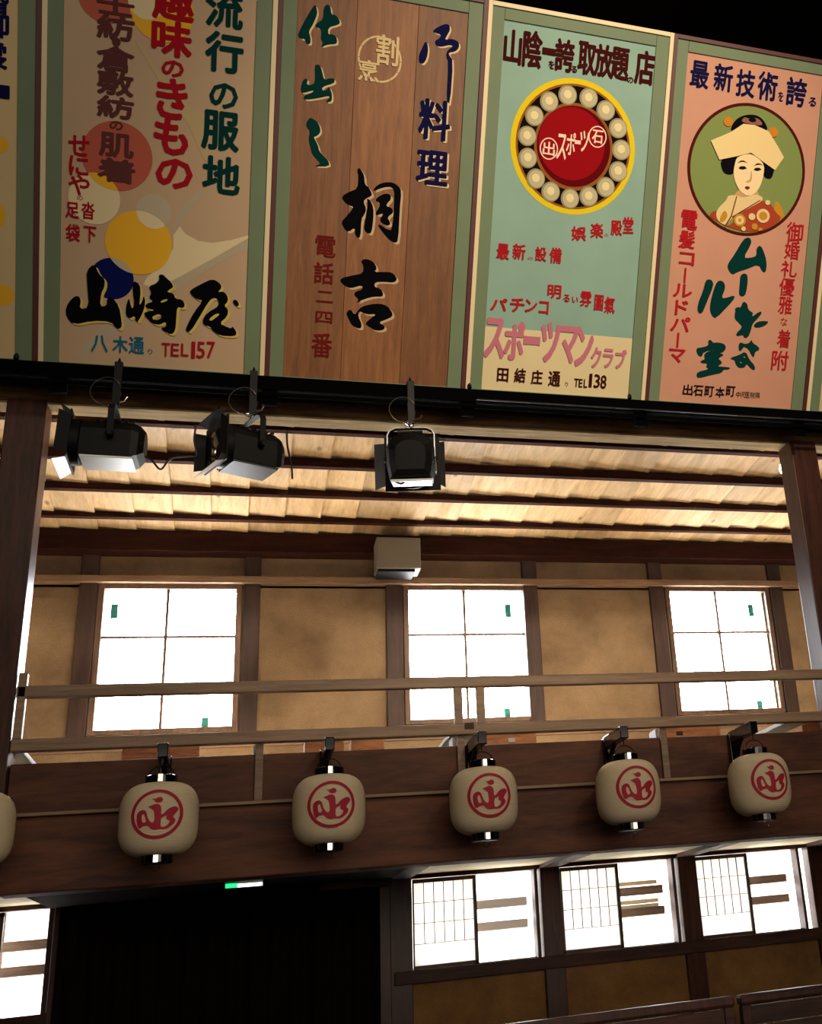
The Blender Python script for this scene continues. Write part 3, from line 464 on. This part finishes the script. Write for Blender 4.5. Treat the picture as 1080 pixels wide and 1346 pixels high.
rl = thing('balustrade', 'two-rail brown wooden balustrade along the front of the upper gallery', 'railing', (1.05, 5.45, 1.01))
box(-.905, 2.998, 5.425, 5.475, 1.010, 1.062, .005).build('bottom_rail', M['rail'], rl)
box(-.905, 2.998, 5.43, 5.47, 1.240, 1.292, .005).build('top_rail', M['rail'], rl)
box(-.902, -.868, 5.43, 5.47, 1.062, 1.35, .004).build('end_post', M['rail'], rl)
for x in (.974, 1.083): box(x, x+.040, 5.433, 5.467, 1.062, 1.24, .003).build('baluster', M['rail'], rl)
box(1.018, 1.062, 5.42, 5.48, 1.035, 1.064).build('rail_joint', M['dark'], rl)

for x0, x1, lab in ((-1.01, -.878, 'beside the left pillar'), (.972, 1.10, 'near the middle lantern'), (2.785, 2.92, 'beside the right pillar')):
    tag(box(x0, x1, 5.50 if x0 > 0 else 5.60, 7.2, 1.03, 1.052, .003).build('partition_rail', M['white'], None), 'pale flat rail running back from the balustrade ' + lab, 'rail', 'pale rails between the gallery boxes')
for x0, x1, lab in ((-.507, -.17, 'behind the leftmost full lantern bracket'), (.304, .49, 'left half behind the second full lantern'), (.525, .684, 'right half behind the second full lantern'),
                    (1.20, 1.46, 'right of the middle lantern'), (2.13, 2.50, 'left of the rightmost lantern'), (3.0, 3.3, 'behind the right pillar')):
    bk = thing('wood_block', 'orange wooden block on the gallery edge, ' + lab, 'wooden block', ((x0+x1)/2, 5.86, .84), 'orange blocks on the gallery edge')
    box(x0, x1, 5.80, 5.92, .84, 1.078, .006).build('block', M['block'], bk)
    if x0 in (1.20, 2.13): box(x0+.11, x0+.145, 5.794, 5.801, 1.03, 1.05).build('mortise', M['white'] if x0 == 1.20 else M['dark'], bk)
tag(box(-6, 8, 6.35, 6.45, .84, 1.115, .004).build('low_step', M['rail'], None), 'long low brown step board behind the orange blocks of the gallery', 'step')

box(-6, 8, 5.75, YW, -1.15, -1.10).build('lower_gallery_mats', M['tatami'], kind='structure')  # added unseen pale floor that bounces light up to the soffit
# glowing bulbs at the pillar heads
for x, lab in ((3.035, 'small warm glowing bulb behind the top of the right pillar'), (-1.0, 'small warm bulb hidden behind the head of the left pillar')):
    pass
def bulb(x, y, z, lab, pw):
    b = thing('light_bulb', lab, 'lamp', (x, y, z))
    s = MB().lathe((x, y, z-.03), [(.004, 0), (.018, .008), (.024, .03), (.018, .052), (.012, .062), (.006, .066)], 16).build('bulb', M['bulb'], b, smooth=True)
    box(x-.02, x+.02, y-.035, y-.018, z-.02, z+.06).build('socket', M['blackm'], b)
    d = bpy.data.lights.new('bulb_light', 'POINT'); d.energy = pw; d.color = (1, .62, .28); d.shadow_soft_size = .025
    o = bpy.data.objects.new('bulb_light', d); COL.objects.link(o); o.location = (x, y, z+.005)
M['bulb'] = plain('glowing_bulb', (1, .8, .5, 1), .3, emit=25)
bulb(3.045, 5.64, 2.575, 'small warm glowing bulb behind the top of the right pillar', 14.0)
bulb(-.96, 5.64, 2.60, 'small warm bulb behind the head of the left pillar', 14.0)

# grey box on the wall plate
sp = thing('wall_speaker', 'grey rectangular box mounted high on the wall above the middle window', 'speaker', (.93, 7.05, 2.37))
box(.790, 1.068, 6.99, 7.16, 2.372, 2.585, .006).build('cabinet', M['grey'], sp)
box(.793, 1.065, 6.985, 6.99, 2.376, 2.581, .002).build('front_panel', M['grey'], sp)
box(.80, 1.03, 7.0, 7.16, 2.355, 2.372).build('bracket', M['blackm'], sp)

# seat partitions at the bottom edge of the picture
for x0, x1, lab in ((-.3, 1.655, 'dark plank seat partition at the bottom edge, the left one'), (1.676, 3.6, 'dark plank seat partition at the bottom right corner')):
    s = thing('seat_partition', lab, 'partition', ((x0+x1)/2, 4.0, -1.15))
    box(x0, x1, 3.99, 4.04, -.232, -.197, .010).build('top_rail', M['darkv'], s)
    box(x0+.005, x0+.04, 4.0, 4.035, -1.15, -.232, .003).build('stile', M['dark'], s); box(x1-.04, x1-.005, 4.0, 4.035, -1.15, -.232, .003).build('stile', M['dark'], s)
    z = -.236
    while z > -1.1:
        box(x0+.04, x1-.04, 4.006, 4.028, z-.058, z, .002).build('plank', M['dark'], s); z -= .062

# ---------------------------------------------------------------- lanterns
LX = [-.971, -.296, .377, 1.049, 1.734, 2.413]
LY, LZ, LR, LH = 5.2, .667, .152, .143
def lantern_prof(z):                       # radius of the paper body at height z from its centre
    t = abs(z)/LH
    return .066 + (LR - .066)*max(0.0, 1 - t**3.4)**.55
def lantern_mesh():
    m = MB(); pr = []
    n = 112
    for i in range(n+1):
        z = -LH + 2*LH*i/n
        z = LH*math.sin(PI/2*z/LH) if 0 else z
        pr.append((lantern_prof(z) + .0009*math.cos(i*PI), z))
    return m.lathe((0, 0, 0), pr, 48)
def loops_mesh(loops):
    c = bpy.data.curves.new('c', 'CURVE'); c.dimensions = '2D'; c.fill_mode = 'BOTH'
    for L in loops:
        s = c.splines.new('POLY'); n = len(L)//2; s.points.add(n-1)
        for i in range(n): s.points[i].co = (L[2*i], L[2*i+1], 0, 1)
        s.use_cyclic_u = True
    o = bpy.data.objects.new('c', c); COL.objects.link(o); dg = bpy.context.evaluated_depsgraph_get()
    me = bpy.data.meshes.new_from_object(o.evaluated_get(dg)); bpy.data.objects.remove(o); bpy.data.curves.remove(c)
    b = bmesh.new(); b.from_mesh(me); bpy.data.meshes.remove(me); return b
def smooth_loop(L, it=2):
    P = [(L[2*i], L[2*i+1]) for i in range(len(L)//2)]
    for _ in range(it):
        Q = []
        for a, b in zip(P, P[1:] + P[:1]): Q += [(a[0]*.75+b[0]*.25, a[1]*.75+b[1]*.25), (a[0]*.25+b[0]*.75, a[1]*.25+b[1]*.75)]
        P = Q
    return [t for p in P for t in p]
def circle(cx, cy, rx, ry, n=48, a0=0, a1=2*PI): return [t for k in range(n) for t in (cx+rx*math.cos(a0+(a1-a0)*k/n), cy+ry*math.sin(a0+(a1-a0)*k/n))]
def emblem_mesh():
    RR = .0965
    loops = [circle(0, 0, 1, 1), circle(0, 0, .87, .87)] + [smooth_loop(L) for L in D_EM]
    b = loops_mesh([[t*RR for t in L] for L in loops])
    bmesh.ops.remove_doubles(b, verts=b.verts, dist=1e-6)
    for ax in (0, 1):
        for k in range(-12, 13):
            no = Vector((1, 0, 0)) if ax == 0 else Vector((0, 1, 0))
            bmesh.ops.bisect_plane(b, geom=list(b.verts)+list(b.edges)+list(b.faces), plane_co=no*(k*.0082), plane_no=no, dist=1e-7)
    for v in b.verts:
        x, z = v.co.x, v.co.y + .004
        r = max(lantern_prof(z-.006), lantern_prof(z), lantern_prof(z+.006)) + .0022
        v.co = Vector((x, -math.sqrt(r*r - x*x), z))
    m = MB(); m.bm.free(); m.bm = b; return m
lab = ['cut off by the left picture edge', 'leftmost of the five full ones', 'second full one from the left', 'middle of the five full ones', 'second full one from the right', 'rightmost, beside the right pillar']
proto = None
def copy_tree(o, parent=None):
    c = o.copy(); COL.objects.link(c)
    if parent is not None: c.parent = parent
    for ch in list(o.children): copy_tree(ch, c)
    return c
lt = thing('paper_lantern', '', 'lantern', (0, 0, 0), 'paper lanterns along the gallery girder')
lantern_mesh().build('paper_body', M['lantern'], lt, smooth=True)
emblem_mesh().build('red_emblem', M['emred'], lt)
MB().lathe((0, 0, LH-.006), [(.062, 0), (.062, .036), (.056, .040)], 32).build('top_cap', M['lacquer'], lt, smooth=True)
MB().lathe((0, 0, -LH-.032), [(.056, 0), (.062, .004), (.062, .038)], 32).build('bottom_cap', M['lacquer'], lt, smooth=True)
for a, b in ((LH+.002, LH+.032), (-LH-.030, -LH-.002)): box(-.009, .009, -.0660, -.0615, a, b).build('metal_clip', M['chrome'], lt)
MB().ring((0, 0, LH+.030), .050, .0022, 'Y', 20, 6, .9, 0, PI).build('wire_handle', M['blackm'], lt)
MB().ring((0, -.02, -LH-.048), .013, .0016, 'Y').build('pull_ring', M['chrome'], lt)
ba = thing('lantern_bracket', '', 'bracket', (0, 0, 0), 'black lacquered brackets carrying the lanterns')
box(-.021, .021, 5.175-LY, 5.46-LY, .250, .308, .004).build('arm', M['lacquer'], ba)
box(-.024, .024, 5.435-LY, 5.472-LY, .12, .300, .004).build('back_plate', M['lacquer'], ba)
m = MB(); P = []
for i in range(9):
    a = PI/2*i/8; P.append((0, .235 - .16*(1-math.cos(a)), .12 + .15*math.sin(a)))
m.tube(P, .014, 8).build('curved_brace', M['lacquer'], ba, smooth=True)
MB().tube([(0, 0, .252), (0, 0, .222)], .003).build('hook', M['blackm'], ba)
for i, x in enumerate(LX):
    a = lt if i == 0 else copy_tree(lt); b = ba if i == 0 else copy_tree(ba)
    a.location = (x, LY, LZ); b.location = (x, LY, LZ)
    a['label'] = 'cream paper lantern with red emblem, ' + lab[i]
    b['label'] = 'black bracket arm above the paper lantern that is ' + ('' if i == 0 else 'the ') + lab[i].replace('rightmost, beside', 'rightmost one, beside')
# ---------------------------------------------------------------- painted signs
TA = math.radians(31); SB = Vector((0, 5.3, 2.782))
def sign_root(k, label):
    u0 = -1.943 + 1.001*k
    r = thing('painted_sign', label, 'sign', (u0, SB.y, SB.z), 'painted advertising signs above the gallery')
    r.rotation_euler = (PI/2 + TA, 0, 0)    # local x right, local y up the board, local z towards the hall
    return r
GL = {}
def glyph(ch, off):
    key = (ch, off)
    if key not in GL:
        c = bpy.data.curves.new('g', 'FONT'); c.body = ch; c.size = 1; c.offset = off; c.resolution_u = 2
        o = bpy.data.objects.new('g', c); COL.objects.link(o); dg = bpy.context.evaluated_depsgraph_get(); dg.update()
        me = bpy.data.meshes.new_from_object(o.evaluated_get(dg)); bpy.data.objects.remove(o); bpy.data.curves.remove(c)
        vs = [(v.co.x, v.co.y) for v in me.vertices]; fs = [tuple(p.vertices) for p in me.polygons]; bpy.data.meshes.remove(me)
        x0 = min(v[0] for v in vs); x1 = max(v[0] for v in vs); y0 = min(v[1] for v in vs); y1 = max(v[1] for v in vs)
        GL[key] = ([((x-(x0+x1)/2)/(x1-x0), (y-(y0+y1)/2)/max(y1-y0, 1e-3)) for x, y in vs], fs)
    return GL[key]
def letters(root, rows, off, mat, lift, name='lettering', dx=0, dy=0):
    """one painted phrase; the brush weight comes from overlapping shifted outlines"""
    vs, fs = [], []
    for r in rows:
        g, gf = glyph(r[0], 0.0); ch, u, v, w, h = r[:5]; a = math.radians(-r[5]) if len(r) > 5 else 0
        ca, sa = math.cos(a), math.sin(a); bw = min(off*.6*math.sqrt(w*h), .22*min(w, h) + .0004) if min(w, h) < .5*max(w, h) else off*.6*math.sqrt(w*h)
        for k in range(9 if bw > .0006 else 1):
            ex, ey = (0, 0) if k == 0 else (bw*math.cos(k*PI/4), bw*math.sin(k*PI/4)); n = len(vs)
            ww, hh = w - 2*bw, h - 2*bw
            for x, y in g:
                X, Y = x*ww + ex, y*hh + ey; vs.append((u + dx + X*ca - Y*sa, v + dy + X*sa + Y*ca, lift + k*1e-5))
            fs += [tuple(q+n for q in f) for f in gf]
    me = bpy.data.meshes.new(name); me.from_pydata(vs, [], fs); me.materials.append(mat)
    o = bpy.data.objects.new(name, me); COL.objects.link(o); o.parent = root; return o
def flat(root, loops, mat, lift, name):
    b = loops_mesh(loops)
    for v in b.verts: v.co.z = lift
    me = bpy.data.meshes.new(name); b.to_mesh(me); b.free(); me.materials.append(mat)
    o = bpy.data.objects.new(name, me); COL.objects.link(o); o.parent = root; return o
W0, E, GW, H = 1.001, .023, .064, 1.98
PX0, PX1, PY0, PY1 = E+GW, W0-E-GW, .022, 1.90
PX1 = .906
SIGNS = ['painted sign with yellow blobs and navy brush writing, cut off by the left picture edge',
 'beige painted sign with coloured circles, red kimono writing and big black shop name',
 'wood-grain painted sign with black and green brush lettering and a dashed seal',
 'pale green painted sign with a red disc ringed by silver balls',
 'pink painted sign with a round portrait of a bride in a white hood',
 'green-framed painted sign cut off by the right picture edge']
roots = []
for k in range(6):
    r = sign_root(k, SIGNS[k]); roots.append(r)
    e = M['edge_cream'] if k % 2 else M['edge_red']
    def lb(name, mat, x0, x1, y0, y1, z0, z1, bev=.0015): return MB().box(x0, x1, y0, y1, z0, z1, bev).build(name, mat, r, local=True)
    lb('edge_strip', e, .0005, E, -.05, H, -.03, .012); lb('edge_strip', e, W0-E, W0-.0005, -.05, H, -.03, .012); lb('edge_strip', e, E, W0-E, H-.022, H, -.03, .012)
    lb('frame_stile', M['mat_green'], E, PX0, -.05, H-.022, -.028, .004); lb('frame_stile', M['mat_green'], PX1, W0-E, -.05, H-.022, -.028, .004)
    lb('frame_rail', M['mat_green'], PX0+.001, PX1-.001, PY1, H-.022, -.028, .004); lb('frame_rail', M['mat_green'], PX0+.001, PX1-.001, -.05, PY0, -.028, .004)
    if k == 2:
        for a, b in ((PX0, .365), (.3665, .66), (.6615, PX1)): lb('plank', M['plank'], a, b, PY0, PY1, -.028, -.004, .001)
    elif k == 3:
        lb('board', M['panel3'], PX0, PX1, .352, PY1, -.028, -.004, 0); lb('board', M['panel3b'], PX0, PX1, PY0, .352, -.028, -.004, 0)
    else: lb('board', M[{0: 'panel0', 1: 'panel1', 4: 'panel4', 5: 'panel0'}[k]], PX0, PX1, PY0, PY1, -.028, -.004, 0)
L0 = -.004
def lay(n): return L0 + .0007*n
# sign 0: yellow blobs
for c in D_C0: flat(roots[0], [circle(*c)], ink('gold2'), lay(1), 'yellow_blob')
# sign 1: overlapping circles and rays
r = roots[1]
def clip(loop): return [min(max(t, PX0), PX1) if i % 2 == 0 else min(max(t, PY0), PY1) for i, t in enumerate(loop)]
for c, L in D_P1: flat(r, [clip(L)], ink(c), lay(1 if c == 'greige' else 2), 'painted_ray')
c1 = D_C1
def inter(A, B, n=90):
    ins = lambda x, y, C: ((x-C[0])/C[2])**2 + ((y-C[1])/C[3])**2 <= 1
    pts = []
    for P, Q in ((A, B), (B, A)):
        for k in range(n):
            a = 2*PI*k/n; x, y = P[0]+P[2]*math.cos(a), P[1]+P[3]*math.sin(a)
            if ins(x, y, Q): pts.append((x, y))
    cx = sum(p[0] for p in pts)/len(pts); cy = sum(p[1] for p in pts)/len(pts)
    pts.sort(key=lambda p: math.atan2(p[1]-cy, p[0]-cx)); return [t for p in pts for t in p]
flat(r, [clip(circle(*c1['salmon_top']))], ink('salmon'), lay(3), 'painted_circle'); flat(r, [circle(*c1['yellow_top'])], ink('gold2'), lay(3.2), 'painted_circle'); flat(r, [circle(*c1['cream_top'])], ink('cream3'), lay(4), 'painted_circle')
flat(r, [circle(*c1['salmon'])], ink('salmon'), lay(3), 'painted_circle'); flat(r, [circle(*c1['cream'])], ink('cream3'), lay(4), 'painted_circle'); flat(r, [inter(c1['salmon'], c1['cream'])], ink('gold2'), lay(5), 'painted_crescent')
flat(r, [circle(*c1['grey'])], ink('greycircle'), lay(3), 'painted_circle'); flat(r, [circle(*c1['blue'])], ink('bluedeep'), lay(3), 'painted_circle'); flat(r, [circle(*c1['yellow'])], ink('gold2'), lay(4), 'painted_circle')
flat(r, [inter(c1['yellow'], c1['grey'])], ink('cream3'), lay(5), 'painted_crescent'); flat(r, [inter(c1['yellow'], c1['blue'])], ink('greycircle'), lay(5), 'painted_crescent')
# sign 2: seal and cursive strokes
cx, cy, rx, ry = D_seal
for k in range(12): 
    a = 2*PI*k/12; L = circle(cx, cy, rx, ry, 7, a+.04, a+.04+.50*7/6); I = circle(cx, cy, rx-.009, ry-.009, 7, a+.04, a+.04+.50*7/6)
    J = [t for q in range(6, -1, -1) for t in I[2*q:2*q+2]]; flat(roots[2], [L + J], ink('cream'), lay(2), 'seal_dash')
for k, c, s, shapes in D_S:
    lv = {1: 7, 2: 2, 4: 2}[k]; d = .011 if c == 'black' else .008
    for loops in shapes:
        if s: flat(roots[k], [[t + (d if i % 2 == 0 else -d*.8) for i, t in enumerate(smooth_loop(L, 1))] for L in loops], ink(s), lay(lv), 'lettering_shadow')
        flat(roots[k], [smooth_loop(L, 1) for L in loops], ink(c), lay(lv + 1.5), 'lettering')
# sign 3: ball-ringed disc
r = roots[3]
for (c, n, nm) in zip(D_disc, ('discyellow', 'discbrown', 'discblack', 'discbrown', 'discdark'), (1, 2, 3, 4, 5)): flat(r, [circle(*c)], ink(n), lay(nm), 'painted_disc')
c = D_disc[4]; flat(r, [circle(c[0]-.012, c[1]+.012, c[2]*.90, c[3]*.90)], ink('discred'), lay(6), 'painted_disc')
for c in D_pearl:
    flat(r, [circle(*c, n=28)], ink('pearlrim'), lay(4.5), 'silver_ball'); flat(r, [circle(c[0]+.003, c[1], c[2]*.86, c[3]*.86, n=28)], ink('pearl'), lay(5.2), 'silver_ball'); flat(r, [circle(c[0], c[1]+.004, c[2]*.42, c[3]*.42, n=20)], ink('pearlhi'), lay(6), 'ball_highlight')
for c in D_ring3: flat(r, [circle(*c), circle(c[0], c[1], c[2]-.006, c[3]-.006)], ink('shell'), lay(8), 'letter_ring')
# sign 4: bride
r = roots[4]; c = D_C4[0]
flat(r, [circle(*c, n=72)], ink('ringred'), lay(1), 'portrait_ring'); flat(r, [circle(*D_C4[1], n=72)], ink('leaf'), lay(2), 'portrait_ground')
def clipc(L):
    q = D_C4[1]; o = []
    for i in range(0, len(L), 2):
        x, y = (L[i]-q[0])/q[2], (L[i+1]-q[1])/q[3]; d = math.hypot(x, y)
        if d > .99: x, y = x*.99/d, y*.99/d
        o += [q[0]+x*q[2], q[1]+y*q[3]]
    return o
for n, (cn, L) in enumerate(D_B): flat(r, [clipc(L if cn in ('hood', 'seam', 'brow') else smooth_loop(L, 2))], ink(cn), lay(3 + n*.5), 'portrait_' + cn)
for n, (cn, q) in enumerate(D_BC): flat(r, [clipc(circle(*q, n=14))], ink(cn), lay(9 + n*.4), 'portrait_' + cn)
for k, c, off, sh, rows in D_T:
    base = 16 if (k == 3 and c == 'shell') else 6.5
    if k == 1: base = 8
    if k == 3 and c == 'shell': base = 9
    if sh: letters(roots[k], rows, off, ink(sh), lay(base-1), 'lettering_shadow', .009 if c != 'black' else .013, -.006 if c != 'black' else -.010)
    letters(roots[k], rows, off, ink(c), lay(base))

# ---------------------------------------------------------------- lighting bar and spotlights
lbr = thing('lighting_bar', 'black steel lighting bar running under the painted signs', 'lighting bar', (1.3, 5.25, 2.66))
box(-4, 6, 5.225, 5.262, 2.690, 2.765, .004).build('channel', M['bar'], lbr)
MB().tube([(-4, 5.225, 2.662), (6, 5.225, 2.662)], .011, 10).build('pipe', M['bar'], lbr, smooth=True)
MB().tube([(1.1, 5.205, 2.694), (6, 5.205, 2.694)], .004, 6).build('cable', M['cable'], lbr)
for x in (-.84, .085, 1.063, 2.015, 2.975): box(x-.037, x+.037, 5.24, 5.262, 2.615, 2.69, .003).build('bar_bracket', M['bar'], lbr)
for x in (-1.02, 1.07, 1.95): MB().lathe((x, 5.22, 2.765), [(.012, 0), (.012, .015), (.004, .028)], 8).build('bolt', M['blackm'], lbr)

def spotlight(x, z, yaw, pitch, label, yoke_mat, doors, big=1.0, base='alu'):
    r = thing('stage_spotlight', label, 'spotlight', (x, 5.235, z), 'stage spotlights hanging from the lighting bar')
    Rm = Matrix.Rotation(yaw, 4, 'Z') @ Matrix.Rotation(pitch, 4, 'Y') @ Matrix.Scale(big, 4)
    def bl(m, name, mat, smooth=False, T=Rm): return m.xf(T).build(name, mat, r, smooth=smooth, local=True)
    # body: rounded-top housing, chamfered at the back
    pr = [(-.085, -.090), (.085, -.090), (.095, -.03), (.095, .035)] + [(.095*math.cos(a), .035 + .065*math.sin(a)) for a in (.4, .8, 1.2, PI/2, 1.95, 2.35, 2.75)] + [(-.095, .035), (-.095, -.03)]
    m = MB(); n = len(pr); rings = []
    for xx, s in ((-.140, .62), (-.115, .88), (-.085, 1.0), (.125, 1.0)):
        rings.append([m.bm.verts.new((xx, p[0]*s, p[1]*s)) for p in pr])
    for a, b in zip(rings, rings[1:]):
        for i in range(n): m.bm.faces.new((a[i], a[(i+1) % n], b[(i+1) % n], b[i]))
    m.bm.faces.new(rings[0][::-1]); m.bm.faces.new(rings[-1]); bl(m, 'housing', M['blackm'])
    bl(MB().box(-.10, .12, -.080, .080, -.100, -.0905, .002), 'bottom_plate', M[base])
    m = MB()
    for i in range(6): m.box(-.09+i*.03, -.075+i*.03, -.05, .05, .098, .104)
    bl(m, 'vent_fins', M['blackm'])
    bl(MB().box(-.02, .11, -.099, -.094, -.055, .0, .001), 'rating_plate', M['tape']); bl(MB().box(.02, .055, -.1005, -.0985, -.045, -.015), 'rating_label', M['grey'])
    bl(MB().lathe((0, 0, 0), [(.100, .125), (.108, .130), (.108, .165), (.098, .170)], 28, 'X'), 'lens_ring', M['blackm'], True)
    bl(MB().lathe((0, 0, 0), [(.092, .1705), (.07, .178), (.03, .182)], 24, 'X'), 'lens', M['lens'], True)
    for sx, sz, ln in doors:
        m = MB(); w = .09; h0 = .112; a = math.radians(28)
        if sz:
            v = [(.170, -w, sz*h0), (.170, w, sz*h0), (.170+ln*math.cos(a), w*1.3, sz*(h0+ln*math.sin(a))), (.170+ln*math.cos(a), -w*1.3, sz*(h0+ln*math.sin(a)))]
            q = (0, 0, .003)
        else:
            v = [(.170, sx*h0, -w), (.170, sx*h0, w), (.170+ln*math.cos(a), sx*(h0+ln*math.sin(a)), w*1.1), (.170+ln*math.cos(a), sx*(h0+ln*math.sin(a)), -w*1.1)]
            q = (0, .003, 0)
        A = [m.bm.verts.new(p) for p in v]; B = [m.bm.verts.new((p[0]+q[0], p[1]+q[1], p[2]+q[2])) for p in v]
        m.bm.faces.new(A); m.bm.faces.new(B[::-1])
        for i in range(4): m.bm.faces.new((A[i], B[i], B[(i+1) % 4], A[(i+1) % 4]))
        bl(m, 'barn_door', M['alu'] if sz < 0 else M['blackm'])
    bl(MB().box(.164, .172, -.115, .115, -.115, .115, .002), 'door_plate', M['blackm'])
    # yoke
    Y = Matrix.Rotation(yaw, 4, 'Z'); yy = .118
    P = [(0, -yy, 0), (0, -yy, .13), (0, -yy+.012, .155), (0, -yy+.04, .17), (0, 0, .172), (0, yy-.04, .17), (0, yy-.012, .155), (0, yy, .13), (0, yy, 0)]
    m = MB(); vs = []
    for p in P: vs.append([m.bm.verts.new((p[0]+dx, p[1], p[2])) for dx in (-.014, .014)])
    for a, b in zip(vs, vs[1:]): m.bm.faces.new((a[0], a[1], b[1], b[0]))
    bmesh.ops.recalc_face_normals(m.bm, faces=m.bm.faces)
    bmesh.ops.solidify(m.bm, geom=list(m.bm.faces), thickness=.005)
    bl(m, 'yoke', yoke_mat, T=Y)
    for s in (-1, 1): bl(MB().lathe((0, 0, 0), [(.016, s*.098), (.016, s*.128), (.010, s*.134)], 12, 'Y'), 'yoke_knob', M['blackm'], True, T=Y)
    I = Matrix.Identity(4); hz = 2.765 - z
    # hook clamp over the bar
    bl(MB().box(-.018, .018, -.032, -.020, .185, hz+.012, .002), 'hook_clamp', M['blackm'], T=I)
    m = MB(); m.box(-.018, .018, -.030, .030, hz+.004, hz+.012, .002); m.lathe((0, -.01, hz+.012), [(.010, 0), (.008, .012), (.002, .030)], 8); bl(m, 'hook_top', M['blackm'], T=I)
    m = MB(); m.lathe((0, -.012, .172), [(.012, 0), (.014, .006), (.014, .018), (.008, .022), (.008, .035)], 10); m.tube([(.01, -.035, .20), (.04, -.045, .205), (.05, -.045, .225)], .004, 6); m.tube([(-.015, -.035, .19), (-.035, -.04, .182), (-.02, -.045, .168), (.0, -.04, .178)], .005, 6)
    bl(m, 'wing_bolt', M['chrome'], T=I)
    m = MB(); P = []
    for i in range(26):
        a = .5 + 2*PI*.92*i/25; P.append((-.045 + .065*math.cos(a), -.035 - .01*math.sin(a*2), .255 + .072*math.sin(a)))
    bl(m.tube(P, .0016, 5), 'safety_wire', M['wire'], T=I)
    return r
M['lens'] = plain('lens_glass', '#20242a', .08, 0, .9)
M['wire'] = plain('steel_wire', '#6e665c', .4, .7)
DO = [(0, 1, .05), (0, -1, .055), (-1, 0, .05), (1, 0, .05)]
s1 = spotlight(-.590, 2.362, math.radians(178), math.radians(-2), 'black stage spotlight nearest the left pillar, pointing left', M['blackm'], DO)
s2 = spotlight(.010, 2.352, math.radians(205), math.radians(0), 'middle black stage spotlight, its lens turned partly towards the hall', M['blackm'], DO, 1.0, 'tape')
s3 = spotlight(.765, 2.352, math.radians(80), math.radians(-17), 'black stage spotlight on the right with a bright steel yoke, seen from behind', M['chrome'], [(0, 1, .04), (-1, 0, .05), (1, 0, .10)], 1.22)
def cable(root, pts, r=.005):
    # smooth catmull-rom through the points, given relative to the spotlight
    P = []; q = [Vector(p) for p in pts]; q = [q[0]] + q + [q[-1]]
    for i in range(1, len(q)-2):
        for t in range(6):
            t = t/6; P.append(.5*((2*q[i]) + (-q[i-1]+q[i+1])*t + (2*q[i-1]-5*q[i]+4*q[i+1]-q[i+2])*t*t + (-q[i-1]+3*q[i]-3*q[i+1]+q[i+2])*t**3))
    P.append(q[-2]); MB().tube(P, r, 6).build('power_cable', M['cable'], root, smooth=True, local=True)
cable(s1, [(.13, .0, -.05), (.17, 0, -.075), (.21, .0, -.115), (.25, .0, -.06), (.33, .02, -.035), (.36, .02, -.03), (.345, .02, .05), (.35, .02, .13)])
cable(s2, [(.16, .0, .12), (.165, 0, .04), (.185, .0, -.06), (.19, .0, -.13)])
cable(s3, [(-.11, -.02, -.10), (-.09, -.03, -.135), (-.05, -.03, -.145), (-.02, -.02, -.10)])
for a in (roots[0],): pass
